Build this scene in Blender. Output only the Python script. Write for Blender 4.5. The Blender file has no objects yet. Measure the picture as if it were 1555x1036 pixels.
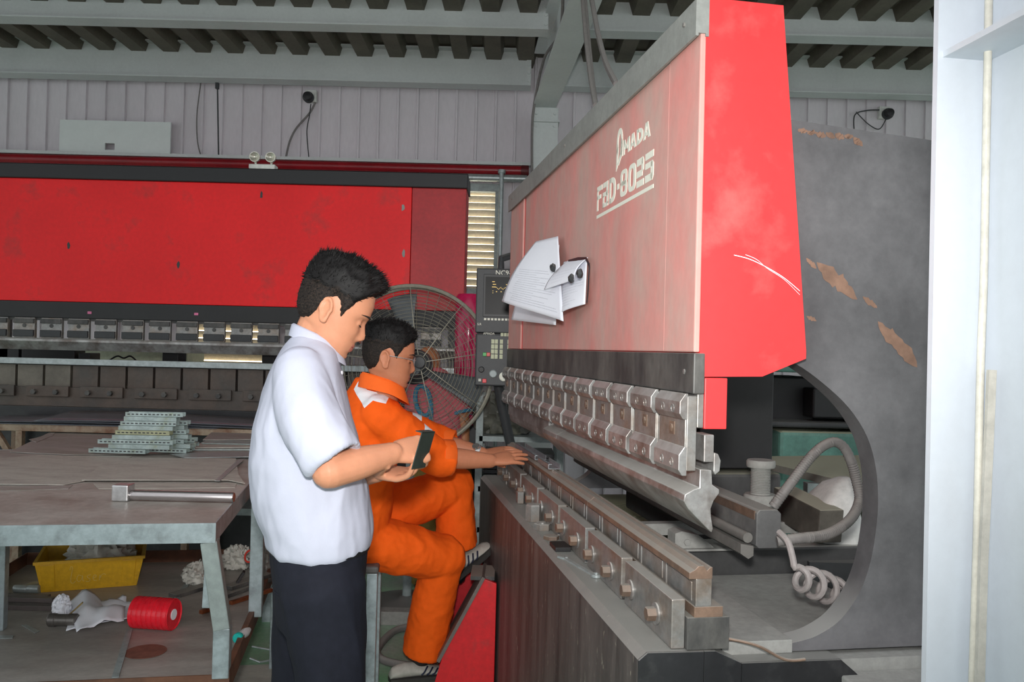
import bpy, bmesh, math, random
import numpy as np
from mathutils import Vector, Matrix, noise as mnoise
random.seed(7)
COL = bpy.context.scene.collection
SC = bpy.context.scene
PI = math.pi
# ------------------------------------------------------------------ camera
F_PX = 1255.0; ROLL = 0.0245; PITCH = math.atan(13/1255); EYE = 1.43
_fw = Vector((0, math.cos(PITCH), math.sin(PITCH))); _r0 = Vector((1, 0, 0)); _u0 = _r0.cross(_fw)
_R = _r0*math.cos(ROLL) + _u0*math.sin(ROLL); _U = -_r0*math.sin(ROLL) + _u0*math.cos(ROLL)
_C = Vector((0, 0, EYE))
cam_data = bpy.data.cameras.new('camera'); cam = bpy.data.objects.new('camera', cam_data); COL.objects.link(cam)
cam_data.sensor_fit = 'HORIZONTAL'; cam_data.sensor_width = 36.0; cam_data.lens = F_PX/1555*36
cam_data.clip_start = 0.05
_m = Matrix((( _R.x, _U.x, -_fw.x), (_R.y, _U.y, -_fw.y), (_R.z, _U.z, -_fw.z))).to_4x4()
cam.matrix_world = Matrix.Translation(_C) @ _m
SC.camera = cam
# ------------------------------------------------------------------ daylight from the open bay, and the camera's flash
world = bpy.data.worlds.new('world'); SC.world = world; world.use_nodes = True
world.node_tree.nodes['Background'].inputs[0].default_value = (0.93, 0.97, 1.0, 1)
world.node_tree.nodes['Background'].inputs[1].default_value = 0.95
fl = bpy.data.lights.new('flash', 'SPOT'); fl.spot_size = math.radians(84); fl.spot_blend = 1.0; fl.shadow_soft_size = 0.05; fl.energy = 230; fl.color = (1.0, 0.985, 0.96)
flash = bpy.data.objects.new('flash', fl); COL.objects.link(flash)
flash.location = (-0.02, -0.02, EYE+0.17); flash.rotation_euler = (math.radians(89), 0, 0)
SC.view_settings.view_transform = 'Standard'; SC.view_settings.look = 'None'
SC.view_settings.exposure = 0.0; SC.view_settings.gamma = 1.0; SC.view_settings.use_curve_mapping = False

# ------------------------------------------------------------------ helpers
def ray(px, py): return _R*(px-777.5) + _U*(518-py) + _fw*F_PX
def pY(px, py, Y): d = ray(px, py); return _C + d*(Y/d.y)
def pZ(px, py, z): d = ray(px, py); return _C + d*((z-EYE)/d.z)
def S(r, g, b):
    f = lambda c: (c/255/12.92 if c/255 <= .04045 else ((c/255+.055)/1.055)**2.4)
    return (f(r), f(g), f(b), 1)

MATS = {}
def mat(name, col, rough=.5, metal=0.0, var=.15, scale=6.0, col2=None, amt2=.5, scale2=4.0, stretch=(1,1,1), soft=.12,
        dust=0.0, dustcol=(150,150,145), bump=0.0, bscale=40.0, spec=.5, emit=None, emit_s=1.0, alpha=1.0, trans=0.0, det=5.0, fine=.16, fscale=38.0, fleck=None):
    if name in MATS: return MATS[name]
    m = bpy.data.materials.new(name); m.use_nodes = True; nt = m.node_tree; N = nt.nodes; L = nt.links
    b = N['Principled BSDF']; col = S(*col)
    tc = N.new('ShaderNodeTexCoord'); mp = N.new('ShaderNodeMapping'); mp.inputs['Scale'].default_value = stretch
    L.new(tc.outputs['Object'], mp.inputs[0])
    n1 = N.new('ShaderNodeTexNoise'); n1.inputs['Scale'].default_value = scale; n1.inputs['Detail'].default_value = det
    L.new(mp.outputs[0], n1.inputs[0])
    mix = N.new('ShaderNodeMix'); mix.data_type = 'RGBA'
    lo = tuple(c*(1-var) for c in col[:3])+(1,); hi = tuple(min(1, c*(1+var)) for c in col[:3])+(1,)
    mix.inputs[6].default_value = lo; mix.inputs[7].default_value = hi
    cr = N.new('ShaderNodeValToRGB'); cr.color_ramp.elements[0].position = .3; cr.color_ramp.elements[1].position = .7
    L.new(n1.outputs[0], cr.inputs[0]); L.new(cr.outputs[0], mix.inputs[0])
    out = mix.outputs[2]
    if col2 is not None:
        n2 = N.new('ShaderNodeTexNoise'); n2.inputs['Scale'].default_value = scale2; n2.inputs['Detail'].default_value = 7
        n2.inputs['Roughness'].default_value = .62
        L.new(mp.outputs[0], n2.inputs[0])
        c2 = N.new('ShaderNodeValToRGB'); t = 1-amt2
        c2.color_ramp.elements[0].position = max(0, .25+.5*t-soft); c2.color_ramp.elements[1].position = min(1, .25+.5*t+soft)
        L.new(n2.outputs[0], c2.inputs[0])
        mx = N.new('ShaderNodeMix'); mx.data_type = 'RGBA'; L.new(c2.outputs[0], mx.inputs[0]); L.new(out, mx.inputs[6])
        mx.inputs[7].default_value = S(*col2); out = mx.outputs[2]
    if fine > 0:      # small mottling of wear and grime
        n3 = N.new('ShaderNodeTexNoise'); n3.inputs['Scale'].default_value = fscale; n3.inputs['Detail'].default_value = 8; n3.inputs['Roughness'].default_value = .72
        L.new(mp.outputs[0], n3.inputs[0]); m3 = N.new('ShaderNodeMapRange'); m3.inputs[1].default_value = .3; m3.inputs[2].default_value = .7
        m3.inputs[3].default_value = 1-fine; m3.inputs[4].default_value = 1+fine; L.new(n3.outputs[0], m3.inputs[0])
        vm = N.new('ShaderNodeVectorMath'); vm.operation = 'SCALE'; L.new(out, vm.inputs[0]); L.new(m3.outputs[0], vm.inputs['Scale']); out = vm.outputs[0]
    if fleck is not None:   # (colour, threshold, scale, stretch): chips and scrapes with their own outline
        fc, th, fs, fst = fleck
        mq = N.new('ShaderNodeMapping'); mq.inputs['Scale'].default_value = fst; L.new(tc.outputs['Object'], mq.inputs[0])
        n4 = N.new('ShaderNodeTexNoise'); n4.inputs['Scale'].default_value = fs; n4.inputs['Detail'].default_value = 6; n4.inputs['Roughness'].default_value = .7; L.new(mq.outputs[0], n4.inputs[0])
        c4 = N.new('ShaderNodeValToRGB'); c4.color_ramp.elements[0].position = th; c4.color_ramp.elements[1].position = th+.03; L.new(n4.outputs[0], c4.inputs[0])
        m4 = N.new('ShaderNodeMix'); m4.data_type = 'RGBA'; L.new(c4.outputs[0], m4.inputs[0]); L.new(out, m4.inputs[6]); m4.inputs[7].default_value = S(*fc); out = m4.outputs[2]
    if dust > 0:      # settled dust lies on upward faces
        ge = N.new('ShaderNodeNewGeometry'); sp = N.new('ShaderNodeSeparateXYZ'); L.new(ge.outputs['Normal'], sp.inputs[0])
        mr = N.new('ShaderNodeMapRange'); mr.inputs[1].default_value = .35; mr.inputs[2].default_value = .9; mr.inputs[4].default_value = dust
        L.new(sp.outputs[2], mr.inputs[0])
        md = N.new('ShaderNodeMix'); md.data_type = 'RGBA'; L.new(mr.outputs[0], md.inputs[0]); L.new(out, md.inputs[6])
        md.inputs[7].default_value = S(*dustcol); out = md.outputs[2]
        if metal > 0:
            im = N.new('ShaderNodeMath'); im.operation = 'MULTIPLY_ADD'; im.inputs[1].default_value = -metal; im.inputs[2].default_value = metal
            L.new(mr.outputs[0], im.inputs[0]); L.new(im.outputs[0], b.inputs['Metallic'])
    L.new(out, b.inputs['Base Color'])
    b.inputs['Roughness'].default_value = rough
    if not (dust > 0 and metal > 0): b.inputs['Metallic'].default_value = metal
    b.inputs['Specular IOR Level'].default_value = spec
    if bump > 0:
        nb = N.new('ShaderNodeTexNoise'); nb.inputs['Scale'].default_value = bscale; nb.inputs['Detail'].default_value = 4
        L.new(tc.outputs['Object'], nb.inputs[0])
        bp = N.new('ShaderNodeBump'); bp.inputs['Strength'].default_value = bump; bp.inputs['Distance'].default_value = .01
        L.new(nb.outputs[0], bp.inputs['Height']); L.new(bp.outputs[0], b.inputs['Normal'])
    if emit is not None:
        b.inputs['Emission Color'].default_value = S(*emit); b.inputs['Emission Strength'].default_value = emit_s
    if alpha < 1: b.inputs['Alpha'].default_value = alpha
    if trans > 0: b.inputs['Transmission Weight'].default_value = trans
    MATS[name] = m; return m

def smooth_path(pts, n=8):
    P = [Vector(p) for p in pts]; out = []
    for i in range(len(P)-1):
        a = P[max(i-1, 0)]; b = P[i]; c = P[i+1]; d = P[min(i+2, len(P)-1)]
        for k in range(n):
            t = k/n
            out.append(.5*((2*b)+(-a+c)*t+(2*a-5*b+4*c-d)*t*t+(-a+3*b-3*c+d)*t**3))
    out.append(P[-1]); return out

class MB:
    def __init__(s): s.v = []; s.f = []; s.m = []
    def add(s, vs, fs, mi=0, M=None):
        o = len(s.v)
        s.v += [ (M @ Vector(v)) if M is not None else Vector(v) for v in vs]
        for f in fs: s.f.append([o+i for i in f]); s.m.append(mi)
        return s
    def box(s, x0, x1, y0, y1, z0, z1, mi=0, M=None):
        vs = [(x, y, z) for z in (z0, z1) for y in (y0, y1) for x in (x0, x1)]
        return s.add(vs, [(0,2,3,1),(4,5,7,6),(0,1,5,4),(2,6,7,3),(0,4,6,2),(1,3,7,5)], mi, M)
    def prism(s, pts, axis, a0, a1, mi=0, M=None):
        n = len(pts)
        g = {'x': lambda p, a: (a, p[0], p[1]), 'y': lambda p, a: (p[0], a, p[1]), 'z': lambda p, a: (p[0], p[1], a)}[axis]
        vs = [g(p, a0) for p in pts] + [g(p, a1) for p in pts]
        fs = [tuple(range(n)), tuple(range(2*n-1, n-1, -1))] + [(i, (i+1) % n, n+(i+1) % n, n+i) for i in range(n)]
        return s.add(vs, fs, mi, M)
    def bar(s, a, b, w, h, up=(0,0,1), mi=0):
        a = Vector(a); b = Vector(b); d = (b-a).normalized(); u = Vector(up); x = d.cross(u)
        if x.length < 1e-4: x = d.cross(Vector((1,0,0)))
        x.normalize(); u = x.cross(d)
        vs = [p + x*(sx*w/2) + u*(sz*h/2) for p in (a, b) for sx, sz in ((-1,-1),(1,-1),(1,1),(-1,1))]
        return s.add(vs, [(3,2,1,0),(4,5,6,7),(0,1,5,4),(1,2,6,5),(2,3,7,6),(3,0,4,7)], mi)
    def tube(s, path, r, n=10, mi=0, closed=False, cap=True):
        P = [Vector(p) for p in path]; k = len(P)
        R_ = r if isinstance(r, (list, tuple)) else [r]*k
        t0 = ((P[1]-P[0])).normalized(); u = t0.cross(Vector((0,0,1)))
        if u.length < 1e-3: u = t0.cross(Vector((1,0,0)))
        u.normalize(); vs = []
        for i in range(k):
            if closed: t = (P[(i+1) % k]-P[i-1]).normalized()
            else: t = (P[min(i+1, k-1)]-P[max(i-1, 0)]).normalized()
            u = (u - t*u.dot(t)).normalized(); w = t.cross(u)
            for j in range(n):
                a = 2*PI*j/n; vs.append(P[i] + (u*math.cos(a)+w*math.sin(a))*R_[i])
        fs = []
        for i in range(k if closed else k-1):
            for j in range(n):
                a = i*n+j; b = i*n+(j+1) % n; c = ((i+1) % k)*n+(j+1) % n; d = ((i+1) % k)*n+j
                fs.append((a, b, c, d))
        if cap and not closed: fs += [tuple(range(n-1, -1, -1)), tuple((k-1)*n+j for j in range(n))]
        return s.add(vs, fs, mi)
    def rings(s, rings, mi=0, cap=True, closed=False):
        n = len(rings[0]); k = len(rings); vs = [v for r in rings for v in r]; fs = []
        for i in range(k if closed else k-1):
            for j in range(n):
                fs.append((i*n+j, i*n+(j+1) % n, ((i+1) % k)*n+(j+1) % n, ((i+1) % k)*n+j))
        if cap and not closed: fs += [tuple(range(n-1, -1, -1)), tuple((k-1)*n+j for j in range(n))]
        return s.add(vs, fs, mi)
    def lathe(s, prof, o, ax=(0,0,1), n=24, mi=0, cap=True):
        ax = Vector(ax).normalized(); u = ax.cross(Vector((0,0,1)))
        if u.length < 1e-3: u = Vector((1,0,0))
        u.normalize(); w = ax.cross(u); o = Vector(o)
        return s.rings([[o+ax*h+(u*math.cos(2*PI*j/n)+w*math.sin(2*PI*j/n))*max(r, 1e-5) for j in range(n)] for r, h in prof], mi, cap)
    def sphere(s, c, r, n=12, mi=0, M=None):
        c = Vector(c); rr = r if isinstance(r, (list, tuple)) else (r, r, r); rings = []
        for i in range(1, n):
            a = PI*i/n
            rings.append([c+Vector((rr[0]*math.sin(a)*math.cos(2*PI*j/(2*n)), rr[1]*math.sin(a)*math.sin(2*PI*j/(2*n)), rr[2]*math.cos(a))) for j in range(2*n)])
        if M is not None: rings = [[M @ v for v in r_] for r_ in rings]
        return s.rings(rings, mi)
    def grid(s, f, nu, nv, mi=0):
        vs = [f(i/nu, j/nv) for j in range(nv+1) for i in range(nu+1)]
        return s.add(vs, [(j*(nu+1)+i, j*(nu+1)+i+1, (j+1)*(nu+1)+i+1, (j+1)*(nu+1)+i) for j in range(nv) for i in range(nu)], mi)
    def hexa(s, c, ax, r, h, mi=0, n=6): return s.lathe([(r, 0), (r, h*.9), (r*.9, h)], c, ax, n, mi)
    def build(s, name, mats, parent=None, world=False, smooth=40, bevel=0, solid=0, recalc=True):
        me = bpy.data.meshes.new(name); vs = s.v
        if parent is not None and world:
            Mi = XF[parent.name].inverted(); vs = [Mi @ Vector(v) for v in vs]
        me.from_pydata([tuple(v) for v in vs], [], s.f)
        if not isinstance(mats, (list, tuple)): mats = [mats]
        for m in mats: me.materials.append(m)
        for p, i in zip(me.polygons, s.m): p.material_index = i
        bm = bmesh.new(); bm.from_mesh(me)
        if recalc: bmesh.ops.recalc_face_normals(bm, faces=bm.faces)
        if smooth:
            for f in bm.faces: f.smooth = True
            for e in bm.edges:
                if len(e.link_faces) == 2 and e.calc_face_angle(0) > math.radians(smooth): e.smooth = False
        bm.to_mesh(me); bm.free()
        o = bpy.data.objects.new(name, me); COL.objects.link(o)
        XF[o.name] = XF[parent.name].copy() if parent is not None else Matrix.Identity(4)
        if parent is not None: o.parent = parent
        if bevel:
            bv = o.modifiers.new('bevel', 'BEVEL'); bv.width = bevel; bv.segments = 2; bv.limit_method = 'ANGLE'; bv.angle_limit = math.radians(40)
        if solid:
            so = o.modifiers.new('solid', 'SOLIDIFY'); so.thickness = solid; so.offset = 0
        return o
XF = {}
def tag(o, label, cat, group=None):
    o['label'] = label; o['category'] = cat
    if group: o['group'] = group
    return o
def thing(name, label, cat, loc=(0,0,0), rotz=0, group=None):
    o = bpy.data.objects.new(name, None); COL.objects.link(o); o.location = loc; o.rotation_euler = (0, 0, rotz); o.empty_display_size = .1
    XF[o.name] = Matrix.Translation(Vector(loc)) @ Matrix.Rotation(rotz, 4, 'Z')
    return tag(o, label, cat, group)
def struct(o): o['kind'] = 'structure'; return o
def recenter(o):      # put a single-mesh thing's origin at its base
    me = o.data; n = len(me.vertices); a = np.empty(n*3); me.vertices.foreach_get('co', a); a = a.reshape(-1, 3)
    c = np.array([(a[:,0].min()+a[:,0].max())/2, (a[:,1].min()+a[:,1].max())/2, a[:,2].min()]); a -= c
    me.vertices.foreach_set('co', a.ravel()); me.update(); o.location = Vector(o.location)+Vector(c); return o
def one(mb, name, m, label, cat, group=None, **k): return tag(recenter(mb.build(name, m, **k)), label, cat, group)
def text_mesh(txt, size, ext=.001):
    cu = bpy.data.curves.new('t', 'FONT'); cu.body = txt; cu.size = size; cu.extrude = ext; cu.resolution_u = 3
    o = bpy.data.objects.new('t', cu); COL.objects.link(o)
    dg = bpy.context.evaluated_depsgraph_get(); me = bpy.data.meshes.new_from_object(o.evaluated_get(dg))
    vs = [v.co.copy() for v in me.vertices]; fs = [tuple(p.vertices) for p in me.polygons]
    bpy.data.objects.remove(o); bpy.data.curves.remove(cu); bpy.data.meshes.remove(me)
    return vs, fs
# ------------------------------------------------------------------ materials
m_red = mat('red paint', (226,58,60), .45, var=.05, scale=3, col2=(206,104,100), amt2=.2, scale2=5, soft=.12, fine=.05)
m_red2 = mat('red paint old', (242,32,36), .45, spec=.3, fine=.07, var=.10, scale=1.5, col2=(150,62,58), amt2=.16, scale2=3)
m_dred = mat('dusty red paint', (226,136,130), .75, var=.10, scale=3, col2=(192,168,158), amt2=.55, scale2=3.2, stretch=(1,1.5,.8), soft=.25, spec=.25, fine=.06, fscale=20)
m_cap = mat('grey cap paint', (138,140,136), .6, var=.08, scale=5, dust=.5, dustcol=(175,175,170))
m_blk = mat('black worn paint', (58,58,58), .5, var=.25, scale=5, col2=(98,96,92), amt2=.42, scale2=7, stretch=(1,1,.5), soft=.16, fine=.3, dust=.7, dustcol=(150,148,140))
m_bed = mat('streaked black bed paint', (58,57,57), .48, var=.25, scale=6, stretch=(6,6,.6), col2=(102,96,93), amt2=.46, scale2=2.6, soft=.16, fine=.25, fleck=((158,152,138), .635, 3.0, (26,26,5)), dust=.85, dustcol=(152,152,147))
m_bedend = mat('black bed end', (38,38,40), .35, var=.3, scale=7, col2=(70,70,70), amt2=.2, scale2=8, dust=.9, dustcol=(138,138,134))
m_frame = mat('dark grey frame plate', (78,77,79), .55, var=.2, scale=4, col2=(108,107,109), amt2=.46, scale2=3.2, soft=.16, fine=.12, fleck=((132,116,104), .73, 9, (1,1,1)), dust=.9, dustcol=(165,165,162))
m_rust = mat('bare rusty patch', (126,98,82), .8, var=.2, scale=30)
m_steel = mat('worn tool steel', (150,150,148), .42, metal=.5, var=.22, scale=9, col2=(128,112,98), amt2=.38, scale2=9, soft=.15, fine=.25, dust=.75, dustcol=(178,176,170))
m_steel2 = mat('smooth tool steel', (166,165,163), .36, metal=.55, var=.22, scale=8, fine=.22, col2=(116,106,100), amt2=.40, scale2=10, dust=.75, dustcol=(190,188,182))
m_brown = mat('brown oxidised steel', (132,108,92), .5, metal=.35, var=.25, scale=12, fine=.25, col2=(108,94,84), amt2=.4, scale2=8, dust=.8, dustcol=(160,156,148))
m_galv = mat('galvanised steel', (168,176,176), .38, metal=.5, var=.12, scale=30, dust=.3, dustcol=(170,170,166))
m_gpaint = mat('grey metallic paint', (150,160,160), .5, metal=.15, var=.12, scale=12, col2=(128,134,132), amt2=.3, scale2=14)
m_sheet = mat('mill sheet steel', (136,128,124), .42, metal=.4, var=.16, scale=4, stretch=(1,3,1), col2=(160,156,146), amt2=.4, scale2=3)
m_beam = mat('beam paint', (204,209,208), .6, fine=.05, var=.05, scale=3)
m_white = mat('white column paint', (202,208,216), .5, var=.03, scale=2, col2=(196,200,206), amt2=.2, scale2=3, fine=.03)
m_wall = mat('wall cladding', (214,208,213), .55, fine=.05, var=.06, scale=2, stretch=(1,1,.3))
m_deck = mat('roof deck', (100,94,82), .7, var=.25, scale=3)
m_floor = mat('green floor paint', (122,178,134), .45, var=.2, scale=2, col2=(176,186,174), amt2=.5, scale2=1.3, soft=.1)
m_lead = mat('off white lettering', (236,236,222), .6, var=.02, fine=.02)
m_dark = mat('dark metal', (30,30,31), .5, var=.2)
m_black = mat('black plastic', (26,26,28), .45, var=.1)
m_dkgrey = mat('charcoal panel', (52,54,56), .5, var=.12, dust=.4)
m_paper = mat('white paper', (240,242,250), .7, var=.02, scale=3, fine=.01)
m_cable = mat('grey rubber cable', (118,114,112), .6, var=.1, dust=.6, dustcol=(165,162,156))
m_dustgrey = mat('thick grey dust', (150,150,146), .85, var=.12, scale=5)

# ------------------------------------------------------------------ building shell
YW = 7.6
mb = MB(); mb.box(-9, 9, -3, YW+.3, -.1, 0); struct(mb.build('floor', m_floor, smooth=0))
def corr(mb, x0, x1, z0, z1, pitch=.18, h=.022):
    xs = []
    k0 = math.floor(x0/pitch)
    for k in range(k0, math.ceil(x1/pitch)+1):
        b = k*pitch
        for dx, dy in ((0,0), (.146,0), (.152,-h), (.166,-h), (.172,0)):
            if x0 <= b+dx <= x1: xs.append((b+dx, dy))
    xs = [(x0, 0)] + xs + [(x1, 0)]
    n = len(xs); vs = [(x, YW+dy, z0) for x, dy in xs] + [(x, YW+dy, z1) for x, dy in xs]
    mb.add(vs, [(i, i+1, n+i+1, n+i) for i in range(n-1)])
w1 = (pY(703,285,YW), pY(757,445,YW)); w2 = (pY(286,478,YW), pY(408,606,YW))
wx = [-9, w2[0].x, w2[1].x, w1[0].x-.3, w1[1].x, 6.5]
mb = MB(); ZT = 4.5
corr(mb, -9, w2[0].x, 0, ZT); corr(mb, w2[1].x, w1[0].x-.3, 0, ZT); corr(mb, w1[1].x, 6.5, 0, ZT)
corr(mb, w2[0].x, w2[1].x, 0, w2[1].z); corr(mb, w2[0].x, w2[1].x, w2[0].z, ZT)
corr(mb, w1[0].x-.3, w1[1].x, 0, w1[1].z); corr(mb, w1[0].x-.3, w1[1].x, w1[0].z, ZT)
struct(mb.build('wall_back', m_wall, smooth=0, recalc=False, solid=.004))
m_slat = mat('cream louvre slat', (215,205,185), .5, var=.03)
m_day = mat('daylight through louvre', (255,250,235), .5, emit=(255,248,228), emit_s=3.2)
def louvre(n, x0, x1, z0, z1, ns):
    fr = MB()
    for a, b, c, d in ((x0-.02,x0+.05,z0-.03,z1+.03),(x1-.05,x1+.02,z0-.03,z1+.03)): fr.box(a, b, YW-.05, YW+.06, c, d)
    for c, d in ((z0-.031,z0+.03),(z1-.04,z1+.031)): fr.box(x0-.021, x1+.021, YW-.051, YW+.061, c, d)
    root = struct(fr.build('window_%d' % n, m_gpaint))
    sl = MB(); dz = (z1-z0)/ns
    for i in range(ns):
        z = z0+dz*(i+.1); M = Matrix.Translation((0, YW+.02, z+dz*.35)) @ Matrix.Rotation(math.radians(-58), 4, 'X')
        sl.box(x0, x1, -dz*.5, dz*.5, -.003, .003, 0, M)
    sl.build('louvre_slat', m_slat, root)
    sk = MB(); sk.box(x0-.3, x1+.3, YW+.35, YW+.37, z0-.3, z1+.3); sk.build('pane', m_day, root)
louvre(1, w1[0].x-.3, w1[1].x, w1[1].z, w1[0].z, 15)
louvre(2, w2[0].x, w2[1].x, w2[1].z, w2[0].z, 11)
# roof deck: trapezoid ribs running in depth
mb = MB(); zd = 4.03; p = .29; xs = []
for k in range(-32, 24):
    b = k*p; xs += [(b, 0), (b+.13, 0), (b+.16, .10), (b+.26, .10)]
n = len(xs); mb.add([(x, 2.0, zd+dz) for x, dz in xs]+[(x, YW, zd+dz) for x, dz in xs], [(i, i+1, n+i+1, n+i) for i in range(n-1)])
struct(mb.build('ceiling', m_deck, smooth=0, recalc=False, solid=.004))
def ibeam(name, x0, x1, y, zb, h, fw=.16, t=.012):
    mb = MB()
    for a, b in ((x0, x1),):
        mb.box(a, b, y-fw/2, y+fw/2, zb, zb+t); mb.box(a, b, y-fw/2, y+fw/2, zb+h-t, zb+h); mb.box(a, b, y-.006, y+.006, zb+t, zb+h-t)
    for x in (x0+.02, x1-.02):
        mb.box(x-.02, x+.02, y-.02, y-.006, zb+t, zb+h-t)
        for i in range(4): mb.hexa((x, y-.02, zb+.06+i*(h-.12)/3), (0,-1,0), .014, .012)
    return struct(mb.build(name, m_beam, smooth=0))
zb2 = pY(400,124,YW-.2).z; 
ibeam('trim_1', -9, pY(806,130,YW-.2).x, YW-.2, zb2, .33)
ibeam('trim_2', pY(848,130,YW-.2).x, 6.5, YW-.2, zb2, .33)
yb = 6.35; zf = pY(400,40,yb).z
ibeam('trim_3', -9, pY(832,55,yb).x, yb, zf, .33); ibeam('trim_4', pY(872,55,yb).x, 6.5, yb, zf, .33)
# the girder that runs in depth over the wall column
gz = pY(826,153,7.0).z; ga = pY(827,153,7.2); gb = pY(905,-40,4.6); d = Vector((gb.x-ga.x, gb.y-ga.y, 0)).normalized(); q = Vector((-d.y, d.x, 0))
mb = MB()
def slab(w, z0, z1, L0=0, L1=4.0):
    a = Vector((ga.x, ga.y, 0))+d*L0; b = Vector((ga.x, ga.y, 0))+d*L1
    mb.add([a+q*w+Vector((0,0,z0)), a-q*w+Vector((0,0,z0)), b-q*w+Vector((0,0,z0)), b+q*w+Vector((0,0,z0)),
            a+q*w+Vector((0,0,z1)), a-q*w+Vector((0,0,z1)), b-q*w+Vector((0,0,z1)), b+q*w+Vector((0,0,z1))],
           [(0,1,2,3),(7,6,5,4),(0,4,5,1),(1,5,6,2),(2,6,7,3),(3,7,4,0)])
slab(.10, gz, gz+.016); slab(.008, gz+.016, gz+.47); slab(.10, gz+.47, gz+.486)
struct(mb.build('trim_5', m_beam, smooth=0))
ca = pY(808,200,7.35); cb = pY(846,200,7.35)
mb = MB(); mb.box(ca.x, cb.x, 7.2, 7.215, 0, gz); mb.box(ca.x, cb.x, 7.42, 7.435, 0, gz); xm = (ca.x+cb.x)/2; mb.box(xm-.006, xm+.006, 7.215, 7.42, 0, gz)
mb.box(ca.x-.01, cb.x+.01, 7.17, 7.45, gz-.13, gz-.115)
for x in (ca.x+.03, cb.x-.03):
    for z in (gz-.05, gz-.16): mb.hexa((x, 7.2, z), (0,-1,0), .015, .012)
struct(mb.build('trim_6', m_beam, smooth=0))
mb = MB(); mb.box(-9, 6.5, YW-.1, YW-.02, 0, .12); struct(mb.build('baseboard_back', m_beam, smooth=0))

# ------------------------------------------------------------------ near press brake: local x = across (t), y = along (s)
ANG = math.atan(221/1255); _o = pY(1053,537,1.72)
NB = thing('press_brake', 'large red press brake in the right foreground with white lettering on its dusty ram', 'press brake', (_o.x, _o.y, 0), ANG)
LEN = 2.29
def nb(mb, name, m, parent=NB, **k): return mb.build(name, m, parent, **k)
mb = MB()
prof = [(.014,1.437),(.012,2.12),(.016,2.177),(.185,2.177),(.254,1.443),(.254,1.426),(.155,1.386),(.017,1.383)]
mb.prism(prof, 'y', .006, LEN); nb(mb, 'ram_cover', m_red2, smooth=0)
mb = MB(); mb.prism(prof, 'y', 0, .006); sp = nb(mb, 'side_panel', m_red, smooth=0)
mb = MB()
for k, (off, w) in enumerate(((0, .0008), (.016, .0005))):
    pts = [(.085+off*1.6, 1.640+.002*k), (.12+off, 1.633), (.16, 1.617-off*.1), (.20, 1.596-off*.2), (.236, 1.570-off*.5)]
    vs = []; 
    for (t, z) in smooth_path([(a, 0, b) for a, b in pts], 4) and [(v.x, v.z) for v in smooth_path([(a, 0, b) for a, b in pts], 4)]: vs += [(t, -.0006, z-w), (t, -.0006, z+w)]
    mb.add(vs, [(2*i, 2*i+2, 2*i+3, 2*i+1) for i in range(len(vs)//2-1)])
mb.build('scratch', m_paper, NB, smooth=0, recalc=False)['label'] = 'pale curved scratches across the red side panel'
mb = MB(); mb.box(.004, .014, .185, 1.935, 1.434, 2.118); nb(mb, 'front_panel', m_dred, smooth=0, bevel=.003)
mb = MB(); mb.box(.001, .014, 0, .180, 1.434, 2.118); nb(mb, 'front_panel', m_dred, smooth=0, bevel=.003)
mb = MB(); mb.box(.001, .014, 1.975, LEN, 1.434, 2.118); nb(mb, 'front_panel', m_dred, smooth=0, bevel=.003)
mb = MB(); mb.box(.008, .014, 1.936, 1.973, 1.434, 2.118); nb(mb, 'panel_strip', m_red, smooth=0)
mb = MB(); mb.prism([(-.012,2.094),(-.012,2.17),(-.006,2.178),(.017,2.178),(.017,2.094),(.010,2.094),(.010,2.10),(-.006,2.10),(-.006,2.094)], 'y', -.004, LEN+.02)
nb(mb, 'top_cap', m_cap, smooth=0)
for s in (.06, 1.15, 2.2): mb = MB(); mb.hexa((-.012, s, 2.14), (-1,0,0), .005, .004); nb(mb, 'cap_screw', m_steel)
mb = MB(); mb.box(-.001, .024, -.006, 2.305, 1.347, 1.432); nb(mb, 'clamp_bar', m_blk, smooth=0, bevel=.0025)
mb = MB(); mb.hexa((-.001, .045, 1.392), (-1,0,0), .006, .002); nb(mb, 'bar_screw', m_steel)
mb = MB(); mb.box(.027, .077, 0, LEN, 1.274, 1.381); nb(mb, 'ram_foot', m_red, smooth=0, bevel=.002)
mb = MB(); mb.box(.012, .0265, .002, LEN, 1.276, 1.347); nb(mb, 'tool_seat', m_steel, smooth=0, bevel=.002)
# lettering on the ram: polygons drawn upright, read from far (left) to near (right): x runs along -s
LOWER = True
def P2(u, z): return (.0030, .780-u*.885, 1.852+(z-1.860)*.695 if LOWER else z)
ZB = 1.858
def poly(mb, pts):
    n = len(pts); vs = [P2(u, z) for u, z in pts]+[(.006,)+P2(u, z)[1:] for u, z in pts]
    mb.add(vs, [tuple(range(n))]+[(i, (i+1) % n, n+(i+1) % n, n+i) for i in range(n)])
def rct(mb, u0, u1, z0, z1): poly(mb, [(u0,z0),(u1,z0),(u1,z1),(u0,z1)])
def ringshape(mb, u0, u1, z0, z1, tu, tz, rnd=.35, a0=0, a1=2*PI, n=28, inner=None):
    cu, cz, ru, rz = (u0+u1)/2, (z0+z1)/2, (u1-u0)/2, (z1-z0)/2; e = rnd
    f = lambda a, ru, rz: (cu+ru*math.copysign(abs(math.cos(a))**e, math.cos(a)), cz+rz*math.copysign(abs(math.sin(a))**e, math.sin(a)))
    for k in range(n):
        a, b = a0+(a1-a0)*k/n, a0+(a1-a0)*(k+1)/n
        poly(mb, [f(a,ru,rz), f(b,ru,rz), f(b,ru-tu,rz-tz), f(a,ru-tu,rz-tz)])
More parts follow.
